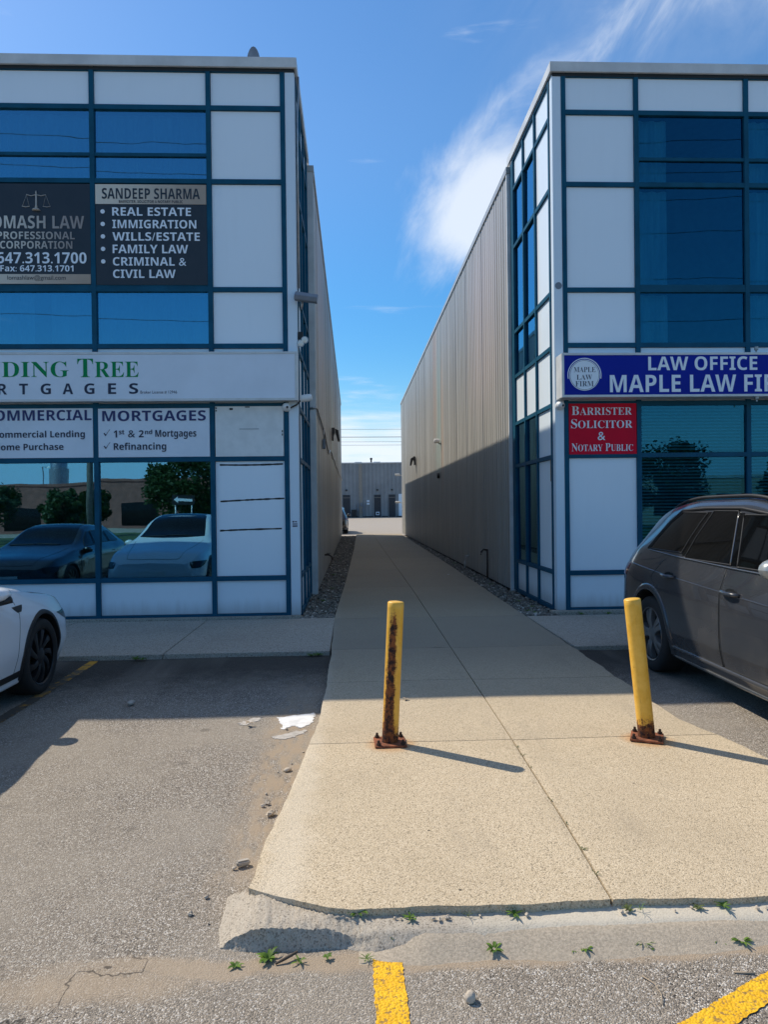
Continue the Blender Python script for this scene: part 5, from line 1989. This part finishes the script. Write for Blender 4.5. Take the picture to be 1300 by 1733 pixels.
def build_hatch(paint, name, label):
    root = empty(name, (0, 0, 0))
    tag(root, label, 'car')
    bd = HATCH
    ax = ((0.87, 0.36), (3.76, 0.36))
    R = 0.392
    bd.mesh('body', paint, ax, R, root)
    for sx in (-1, 1):
        for (ya, za) in ax:
            wheel(root, sx*0.825, ya, 0.352, 0.25, sx, M_RIMD, 9, 0.45, 0.262)
    for (ya, za) in ax:
        arch_lip(bd, ya, za, R, M_BLACK, root, 0.035, 0.010, 0.20)
    for sx in (-1, 1):
        d1 = [(0.30, 1.42, 2.40), (0.45, 1.39, 2.42), (0.65, 1.36, 2.44), (0.82, 1.345, 2.44), (1.02, 1.42, 2.43)]
        d2 = [(0.30, 2.43, 3.20), (0.55, 2.45, 3.38), (0.78, 2.46, 3.62), (1.02, 2.46, 3.66)]
        for rows, hy in ((d1, 2.22), (d2, 3.35)):
            mb, ring = bd.patch(rows, 24, 0.003, sx, 5)
            dr = mb.build('door', paint, root, smooth=50)
            seam = MB()
            for lp in ([(r[1], r[0]) for r in rows], [(r[2], r[0]) for r in rows], [(rows[0][1], rows[0][0]), (rows[0][2], rows[0][0])]):
                seam.tube(bd.line(lp, 0.0012, sx, 0.04), 0.004, 6)
            seam.build('door_seam', M_TRIM, dr, smooth=True)
            xx = bd.side(hy, 0.86)
            MB().box(min(sx*xx, sx*(xx+0.006)), max(sx*xx, sx*(xx+0.006)), hy-0.11, hy+0.11, 0.85, 0.872).build('handle', M_BLACK, dr)
        w1 = [(1.09, 1.80, 2.36), (1.25, 2.0, 2.41), (1.42, 2.30, 2.46)]
        w2 = [(1.095, 2.44, 3.32), (1.25, 2.48, 3.30), (1.44, 2.53, 3.18)]
        w3 = [(1.10, 3.40, 4.02), (1.22, 3.40, 3.90), (1.36, 3.36, 3.68)]
        for rows, nm in ((w1, 'window'), (w2, 'window'), (w3, 'quarter_window')):
            mb, ring = bd.patch(rows, 16, 0.005, sx, 6)
            g = mb.build(nm, M_CGLASS, root, smooth=50)
            MB().tube(ring+[ring[0]], 0.007, 6, False).build('window_seal', M_BLACK, g, smooth=True)
        mirror(bd, 1.70, 0.955, sx, paint, root, 0.68, -0.09)
        # dark side repeater behind the front wheel
        mb, ring = bd.patch([(0.83, 1.30, 1.37), (0.86, 1.265, 1.42), (0.885, 1.25, 1.45)], 8, 0.007, sx, 3)
        mb.build('repeater', M_BLACK, root, smooth=50)
        mb, ring = bd.patch([(0.17+0.08, 1.27, 3.36), (0.17+0.14, 1.28, 3.35)], 20, 0.006, sx, 3)
        mb.build('sill', M_BLACK, root, smooth=50)
        mb, ring = bd.patch([(0.585, 0.03, 0.16), (0.65, 0.035, 0.36), (0.715, 0.06, 0.52)], 10, 0.004, sx, 4)
        mb.build('headlight', M_LAMPC, root, smooth=50)
        mb, ring = bd.patch([(0.84, 4.42, 4.66), (0.98, 4.35, 4.64)], 8, 0.004, sx, 4)
        mb.build('tail_light', M_LAMPR, root, smooth=50)
    bd.toppatch(1.40, 2.34, 0.68, 0.53, 0.004, crown=0.16).build('windscreen', M_CGLASS, root, smooth=True)
    bd.toppatch(2.42, 3.85, 0.50, 0.48, 0.004).build('glass_roof', M_CGLASS, root, smooth=True)
    bd.toppatch(4.0, 4.42, 0.48, 0.55, 0.004).build('rear_window', M_CGLASS, root, smooth=True)
    sm = MB()
    for sx in (-1, 1):
        pts = [(sx*(0.50+0.20*i/10), 0.10+1.22*i/10) for i in range(11)]
        sm.tube([(x, y, bd.top(x, y)+0.0005) for x, y in pts], 0.004, 6)
    sm.tube([(0.5*math.cos(PI*i/12), 0.10-0.03*math.sin(PI*i/12), bd.top(0.5*math.cos(PI*i/12), 0.10-0.03*math.sin(PI*i/12))+0.0005) for i in range(13)], 0.004, 6)
    sm.build('bonnet_seam', M_TRIM, root, smooth=True)
    for sx in (-1, 1):
        w = MB()
        for a0, a1 in ((0.05, 0.60), (-0.45, 0.05)):
            w.tube([(a0+(a1-a0)*i/8, 1.50+0.02*i/8, bd.top(a0+(a1-a0)*i/8, 1.50+0.02*i/8)+0.012) for i in range(9)], 0.008, 6)
        if sx > 0:
            w.build('wiper', M_BLACK, root, smooth=True)
    MB().box(-0.26, 0.26, -0.014, 0.03, 0.42, 0.54).build('number_plate', M_WHITE, root, bevel=0.004)
    MB().box(-0.60, 0.60, -0.008, 0.05, 0.28, 0.36).build('air_intake', M_BLACK, root, bevel=0.012)
    MB().box(-0.80, 0.80, 0.5, 4.3, 0.15, 0.19).build('underbody', M_WELL, root)
    return root


white = build_hatch(M_CARW, 'hatchback', 'white hatchback parked at the left with its nose to the shop window')
white.location = (-3.885, 7.72, -0.085)
white.rotation_euler = (0, 0, PI)
black = build_hatch(M_CARB, 'hatchback', 'low black car parked beyond the white one, seen reflected in the shop window')
black.location = (-6.75, 7.55, -0.085)
black.rotation_euler = (0, 0, PI)
black.scale = (1, 1, 0.9)
far = build_suv(M_CARB, M_CARB, 'black car parked behind the left end of the alley')
far.location = (-1.36, 51.4, gz(0, 48)-0.02)
far.rotation_euler = (0, 0, PI)

# ------------------------------------------------------------------ small things on the ground


def weed_mesh(seed, n, ln, wd, up_):
    rn = random.Random(seed)
    mb = MB()
    for i in range(n):
        a = 2*PI*i/n+rn.uniform(-0.4, 0.4)
        l_ = ln*rn.uniform(0.55, 1.15)
        w = wd*rn.uniform(0.7, 1.2)
        el = up_*rn.uniform(0.4, 1.3)
        P = []
        for k in range(6):
            t = k/5
            r = l_*t
            z = 0.003+l_*el*t*(1.15-0.75*t)
            ww = w*math.sin(PI*min(0.98, 0.12+t*0.86))**0.8
            cx_, cy_ = r*math.cos(a), r*math.sin(a)
            tx, ty_ = -math.sin(a), math.cos(a)
            P.append([(cx_-tx*ww, cy_-ty_*ww, z+ww*0.25), (cx_, cy_, z), (cx_+tx*ww, cy_+ty_*ww, z+ww*0.25)])
        mb.grid(P, 6, 3)
    return mb


def weed(x, y, z, seed, n, ln, wd, up_, mat, label, group):
    o = weed_mesh(seed, n, ln, wd, up_).build('weed', mat, None, smooth=True, loc=(x, y, z), rot=(0, 0, seed*1.7))
    tag(o, label, 'weed', group)
    return o


G1, G2, G3 = 'weeds along the slab edge', 'weeds at the foot of the kerb', 'weeds in the walkway joint'
weed(-0.005, 2.905, -0.03, 1, 18, 0.055, 0.007, 0.8, M_WEED, 'bright green tuft in the gap between the slab and the broken kerb', G1)
for k, (x, y, s_) in enumerate(((0.21, 2.86, 9), (0.437, 2.86, 8), (0.645, 2.865, 10), (1.085, 2.86, 11), (1.17, 2.855, 6), (1.372, 2.86, 11), (1.517, 2.86, 9))):
    weed(x+0.02*math.sin(k*9.1), y, -0.035, 10+k, s_-2 if k % 2 else s_, (0.034, 0.026, 0.042, 0.030)[k % 4], (0.005, 0.0016, 0.0055)[k % 3], (0.75, 1.3, 0.5)[k % 3], M_WEEDD if k % 2 else M_WEED, 'small green weed in the dark gap at the front edge of the walkway slab', G1)
weed(0.135, 2.80, -0.075, 20, 8, 0.035, 0.006, 0.9, M_WEEDD, 'sprig growing from the crack across the kerb', G2)
weed(-0.345, 2.735, -0.10, 21, 14, 0.05, 0.008, 0.9, M_WEED, 'leafy green weed in front of the broken kerb lump', G2)
for k, (x, y, n, ln) in enumerate(((-0.465, 2.70, 8, 0.04), (-0.20, 2.715, 8, 0.036), (-0.095, 2.715, 8, 0.038), (0.035, 2.715, 11, 0.042), (0.50, 2.715, 14, 0.036), (0.80, 2.715, 12, 0.04), (0.86, 2.715, 14, 0.045), (1.125, 2.715, 20, 0.042), (1.16, 2.72, 14, 0.036), (1.42, 2.715, 16, 0.045), (1.48, 2.72, 14, 0.04), (1.60, 2.72, 14, 0.04))):
    weed(x+0.03*math.sin(k*5.3), y+0.012*math.sin(k*3.7), -0.093 if x > -0.1 else -0.10, 30+k, n, ln*(0.8, 1.1, 0.65)[k % 3], (0.006, 0.004, 0.0065, 0.002)[k % 4], (0.55, 0.9, 0.4)[k % 3], M_WEED, 'low green weed where the kerb meets the asphalt', G2)
for k, (x, y, s_) in enumerate(((1.087, 4.77, 6), (1.088, 4.62, 4), (1.085, 4.40, 3), (1.075, 3.9, 3), (1.062, 3.33, 7), (1.05, 3.10, 5), (1.07, 3.6, 3))):
    weed(x, y, -0.012, 50+k, s_, 0.03, 0.0025, 0.7, M_WEEDD, 'tiny weed sprouting from the long joint in the walkway', G3)
for k, (x, y) in enumerate(((-2.45, 8.09), (-2.38, 8.08), (-0.5, 8.1), (-0.42, 8.12), (3.4, 10.57), (3.8, 10.55), (2.75, 10.75), (2.86, 11.4), (2.8, 12.1), (2.7, 11.0))):
    weed(x, y, -0.05 if y < 9 else -0.02, 60+k, 14, 0.07, 0.008, 0.9, M_WEED, ['small weed at the left pavement kerb', 'small weed at the left pavement kerb', 'small weed in the corner where the left pavement meets the walkway', 'small weed in the corner where the left pavement meets the walkway',
         'weed at the foot of the right facade', 'weed at the foot of the right facade', 'weed in the gravel at the right building corner', 'weed in the gravel at the right building corner', 'weed in the gravel at the right building corner', 'weed in the gravel at the right building corner'][k], 'weeds by the buildings')


for k, (x, y) in enumerate(((-0.55, 12.6), (-0.45, 14.5), (-0.5, 17.5), (-0.4, 22.0), (2.85, 14.8), (2.80, 16.6), (2.9, 20.5), (2.92, 25.0))):
    weed(x, y, -0.02, 80+k, 16, 0.08, 0.009, 0.9, M_WEEDD if k % 2 else M_WEED, 'weed tuft in the gravel strip along the left alley wall' if x < 0 else 'weed tuft in the gravel strip along the right alley wall', 'weeds in the gravel strips')


def stone(x, y, z, rx, ry, rz, seed, mat, label, group=None, rough=0.14):
    o = MB().blobb((0, 0, 0), rx, ry, rz, seed, rough, 8, 12).build('stone', mat, None, smooth=60, loc=(x, y, z+rz*0.75))
    tag(o, label, 'stone', group)


stone(0.386, 2.46, -0.10, 0.022, 0.019, 0.021, 4, M_STONEA, 'rounded pale pebble on the asphalt right of the short yellow line', rough=0.08)
mb = MB().box(-0.034, 0.034, -0.016, 0.016, 0.0, 0.026)
o = mb.build('stone', M_STONEB, None, bevel=0.007, loc=(-0.555, 3.47, -0.098), rot=(0, 0.05, 0.5))
tag(o, 'oblong grey brick chip beside the walkway corner', 'stone')
stone(-0.485, 4.03, -0.098, 0.03, 0.018, 0.014, 7, M_STONEA, 'whitish rubble piece in the sand by the walkway edge', rough=0.3)
stone(-0.452, 4.70, -0.098, 0.028, 0.02, 0.013, 8, M_STONEA, 'cream stone lying in the sand further up the walkway edge')
stone(-1.99, 6.40, -0.09, 0.05, 0.03, 0.02, 9, M_STONEB, 'flat grey stone in the building shadow near the white car')
rn = random.Random(11)
for i in range(14):
    y = rn.uniform(2.95, 5.6)
    x = lerp_tab(WL, y)-rn.uniform(0.04, 0.26)
    r = rn.uniform(0.004, 0.011)
    stone(x, y, -0.099, r*1.3, r, r*0.8, i, M_STONEA, 'tiny loose chip in the sand along the walkway edge', 'loose chips by the walkway', 0.3)
for i in range(14):
    x = rn.uniform(0.0, 1.7)
    r = rn.uniform(0.004, 0.008)
    stone(x, 2.855+rn.uniform(-0.015, 0.01), -0.034, r*1.4, r, r*0.8, i+40, M_STONEA, 'tiny loose chip in the gap at the front slab edge', 'loose chips by the slab edge', 0.3)
for i, (x, y, zz) in enumerate(((0.42, 6.0, 0.004), (0.96, 8.25, 0.004), (-0.85, 5.72, -0.083), (2.25, 17.0, 0.0))):
    o = weed_mesh(90+i, 3, 0.05, 0.014, 0.25).build('dead_leaf', M_TWIG if i != 3 else M_WHITE, None, loc=(x, y, zz))
    tag(o, ['curled dead leaf on the sunlit walkway behind the left bollard', 'dead leaf on the shaded walkway', 'dark scrap on the pale paint blotch', 'white scrap of litter deep in the alley walkway'][i], 'litter')
o = MB().tube([(-0.315, 2.70, -0.094), (-0.28, 2.715, -0.085), (-0.235, 2.75, -0.082)], [0.004, 0.006, 0.005], 6)
tag(o.build('stick', M_BARK, smooth=True), 'short dark stick at the foot of the broken kerb', 'stick')
o = MB().tube([(1.03, 2.55, -0.095), (1.055, 2.50, -0.090), (1.055, 2.44, -0.090), (1.04, 2.40, -0.095)], 0.0022, 5)
tag(o.build('grass_stem', M_TWIG, smooth=True), 'thin dry curved stem on the asphalt', 'stem')
o = MB().tube([(1.37, 2.545, -0.092), (1.44, 2.53, -0.090)], 0.004, 5)
tag(o.build('stick', M_TWIG, smooth=True), 'tiny pale stick above the slanting yellow line', 'stick')

# ------------------------------------------------------------------ the street behind the camera, mirrored in the windows


def tree_meshes(seed, h, cr, n):
    rn = random.Random(seed)
    tr = MB()
    tr.tube([(0, 0, 0), (0.04, 0.02, h*0.25), (-0.02, 0.03, h*0.5), (0.0, 0.0, h*0.8)], [0.16, 0.13, 0.09, 0.03], 8)
    cl_ = []
    for i in range(30):
        a = rn.uniform(0, 2*PI)
        z = h*(0.38+0.55*rn.random())
        f = math.sin(PI*(z/h-0.25)/0.85)
        r = cr*f*rn.uniform(0.35, 0.95)
        p = (r*math.cos(a), r*math.sin(a), z)
        cl_.append((p, cr*rn.uniform(0.16, 0.38)))
        tr.tube([(0, 0, z*0.6), (p[0]*0.5, p[1]*0.5, z*0.82), p], [0.05, 0.035, 0.012], 5)
    lf = MB()
    for p, r in cl_:
        for k in range(n):
            q = Vector((rn.gauss(0, 1), rn.gauss(0, 1), rn.gauss(0, 0.8))).normalized()*r*rn.random()**0.4
            c = Vector(p)+q
            a = Vector((rn.gauss(0, 1), rn.gauss(0, 1), rn.gauss(0, 0.6))).normalized()
            b = a.orthogonal().normalized()
            s_ = rn.uniform(0.10, 0.22)
            lf.add([c-a*s_, c-b*s_*0.6, c+a*s_, c+b*s_*0.6], [(0, 1, 2, 3)])
    return tr, lf


protos = []
for seed, h, cr, n in ((1, 6.0, 2.9, 150), (2, 4.4, 1.7, 120), (3, 6.6, 3.9, 240)):
    t_ = empty('tree', (0, 0, -0.1))
    tr, lf = tree_meshes(seed, h, cr, n)
    tr.build('trunk', M_BARK, t_, smooth=True)
    lf.build('crown', M_TREE, t_)
    protos.append(t_)
spots = [(0, -24.0, -26, 0.62, 'broad leafy tree behind the camera, right in the shop window reflection'), (2, -10.4, -22, 0.74, 'tallest tree behind the camera, mirrored at the window edge'),
         (1, -16.5, -19, 0.72, 'young tree in front of the brick building behind the camera'), (1, -17.6, -27, 0.75, 'thin young tree beside the utility pole behind the camera'),
         (0, -21.5, -21, 0.6, 'tree at the left end of the mirrored street'), (0, 17.5, -30, 0.85, 'round tree mirrored in the right shop window'),
         (1, 14.2, -26, 1.0, 'slim tree mirrored beside the white panel of the right shop'), (2, 21, -26, 0.8, 'large tree mirrored at the right of the street'), (1, 26.0, -20, 1.0, 'small tree mirrored beyond the beige building')]
used = set()
for k, x, y, sc, lb in spots:
    t_ = protos[k] if k not in used else copy_tree(protos[k])
    used.add(k)
    t_.location = (x, y, -0.1)
    t_.rotation_euler = (0, 0, x)
    t_.scale = (sc, sc, sc)
    tag(t_, lb, 'tree', 'trees across the street')
mb = MB().grid([[(-60, y, -0.09), (60, y, -0.09)] for y in (-34, -12)], 2, 2)
tag(mb.build('lawn', M_GRASS), kind='structure')
b_ = empty('brick_building', (-20, -48, -0.1))
tag(b_, 'long low brown brick building across the street behind the camera', 'building')
MB().box(-28, 14, -14, 0, 0, 4.5).build('wall', M_BRICK, b_)
MB().box(-28.1, 14.1, -14, 0.08, 4.5, 4.75).build('roof_edge', M_BRICK, b_)
for i in range(7):
    f = MB().box(-25+5.6*i, -21.6+5.6*i, 0.0, 0.03, 0.3, 2.4).build('window', M_CGLASS, b_)
MB().box(10.2, 13.6, 0.0, 0.05, 0.0, 3.0).build('garage_door', M_BLACK, b_)
b_ = empty('beige_building', (32, -44, -0.1))
tag(b_, 'low beige building across the street, mirrored in the right shop', 'building')
MB().box(-13, 16, -12, 0, 0, 4.0).build('wall', M_BEIGE, b_)
MB().box(-13.1, 16.1, -12, 0.06, 4.0, 4.25).build('roof_edge', M_FASC, b_)
for i in range(4):
    MB().box(-10+6*i, -7+6*i, 0.0, 0.03, 0.6, 2.6).build('window', M_CGLASS, b_)
t_ = empty('roof_tank', (-31.5, -55, 4.4))
tag(t_, 'silver domed tank on the brick roof behind the camera', 'tank')
MB().lathe([(0.9, 0), (0.9, 2.2), (0.75, 2.25), (0.75, 2.9), (0.55, 3.2), (0.1, 3.4)], (0, 0, 0), 'z', 20).build('tank', M_STEEL, t_, smooth=40)
MB().tube([(-1.6, 0, 0), (-1.6, 0, 2.4), (-0.9, 0, 2.4)], 0.06, 6).build('pipe', M_STEEL, t_)
# one-way arrow
t_ = empty('arrow_sign', (-6.4, -5.2, -0.1))
tag(t_, 'dark sign with a white arrow on two posts behind the camera', 'road sign')
MB().box(-0.40, 0.40, 0.0, 0.02, 1.9, 2.25).build('board', M_BLACK, t_)
MB().prism([(-0.34, 2.075), (-0.2, 1.96), (-0.2, 2.03), (0.33, 2.03), (0.33, 2.12), (-0.2, 2.12), (-0.2, 2.19)], 1, 0.02, 0.026).build('arrow', M_LETW, t_)
for x in (-0.3, 0.3):
    MB().tube([(x, -0.02, 0), (x, -0.02, 2.2)], 0.025, 8).build('post', M_STEEL, t_, smooth=True)
# poles and wires


def pole(x, y, h, label, z=-0.1, cross=(0.93, 0.86)):
    t_ = empty('utility_pole', (x, y, z))
    tag(t_, label, 'utility pole', 'utility poles')
    MB().tube([(0, 0, 0), (0, 0, h)], [0.17, 0.11], 10).build('post', M_WOOD, t_, smooth=True)
    for c in cross:
        MB().box(-0.06, 0.06, -1.1, 1.1, h*c-0.06, h*c+0.06).build('crossarm', M_WOOD, t_)


pole(-12.9, -13.5, 9.0, 'grey street pole mirrored in the left shop window')
pole(-36, -14, 21.0, 'tall pole at the left of the street behind the camera')
pole(36, -14, 21.0, 'tall pole at the right of the street behind the camera')
pole(-42, 120, 15.0, 'tall pole far behind the warehouse at the left', 0.4)
pole(46, 120, 15.0, 'tall pole far behind the warehouse at the right', 0.4)


def wire(a, b, sag, r, label, group):
    pts = [(a[0]+(b[0]-a[0])*i/28, a[1]+(b[1]-a[1])*i/28, a[2]+(b[2]-a[2])*i/28-sag*4*(i/28)*(1-i/28)) for i in range(29)]
    tag(MB().tube(pts, r, 5).build('power_line', M_WIRE, None, smooth=True), label, 'power line', group)


for i, (ya, z1, z2, sg) in enumerate(((-13, 20.6, 20.9, 1.5), (-13.2, 19.5, 19.4, 1.6), (-14.8, 17.9, 18.4, 1.2), (-13, 16.2, 16.0, 1.4), (-14, 14.2, 13.6, 1.0), (-14.6, 12.3, 12.0, 1.1), (-14.2, 10.4, 10.2, 0.9))):
    wire((-36, ya, z1), (36, ya, z2), sg, 0.015, 'power line over the street behind the camera, mirrored in the upper windows', 'power lines over the street')
for i, (z, sg) in enumerate(((15.1, 0.5), (13.9, 0.6), (13.0, 0.5), (12.55, 0.6))):
    wire((-42, 120, z+0.4), (46, 120, z), sg, 0.025 if i != 1 else 0.045, 'power line crossing the sky at the end of the alley', 'power lines behind the warehouse')
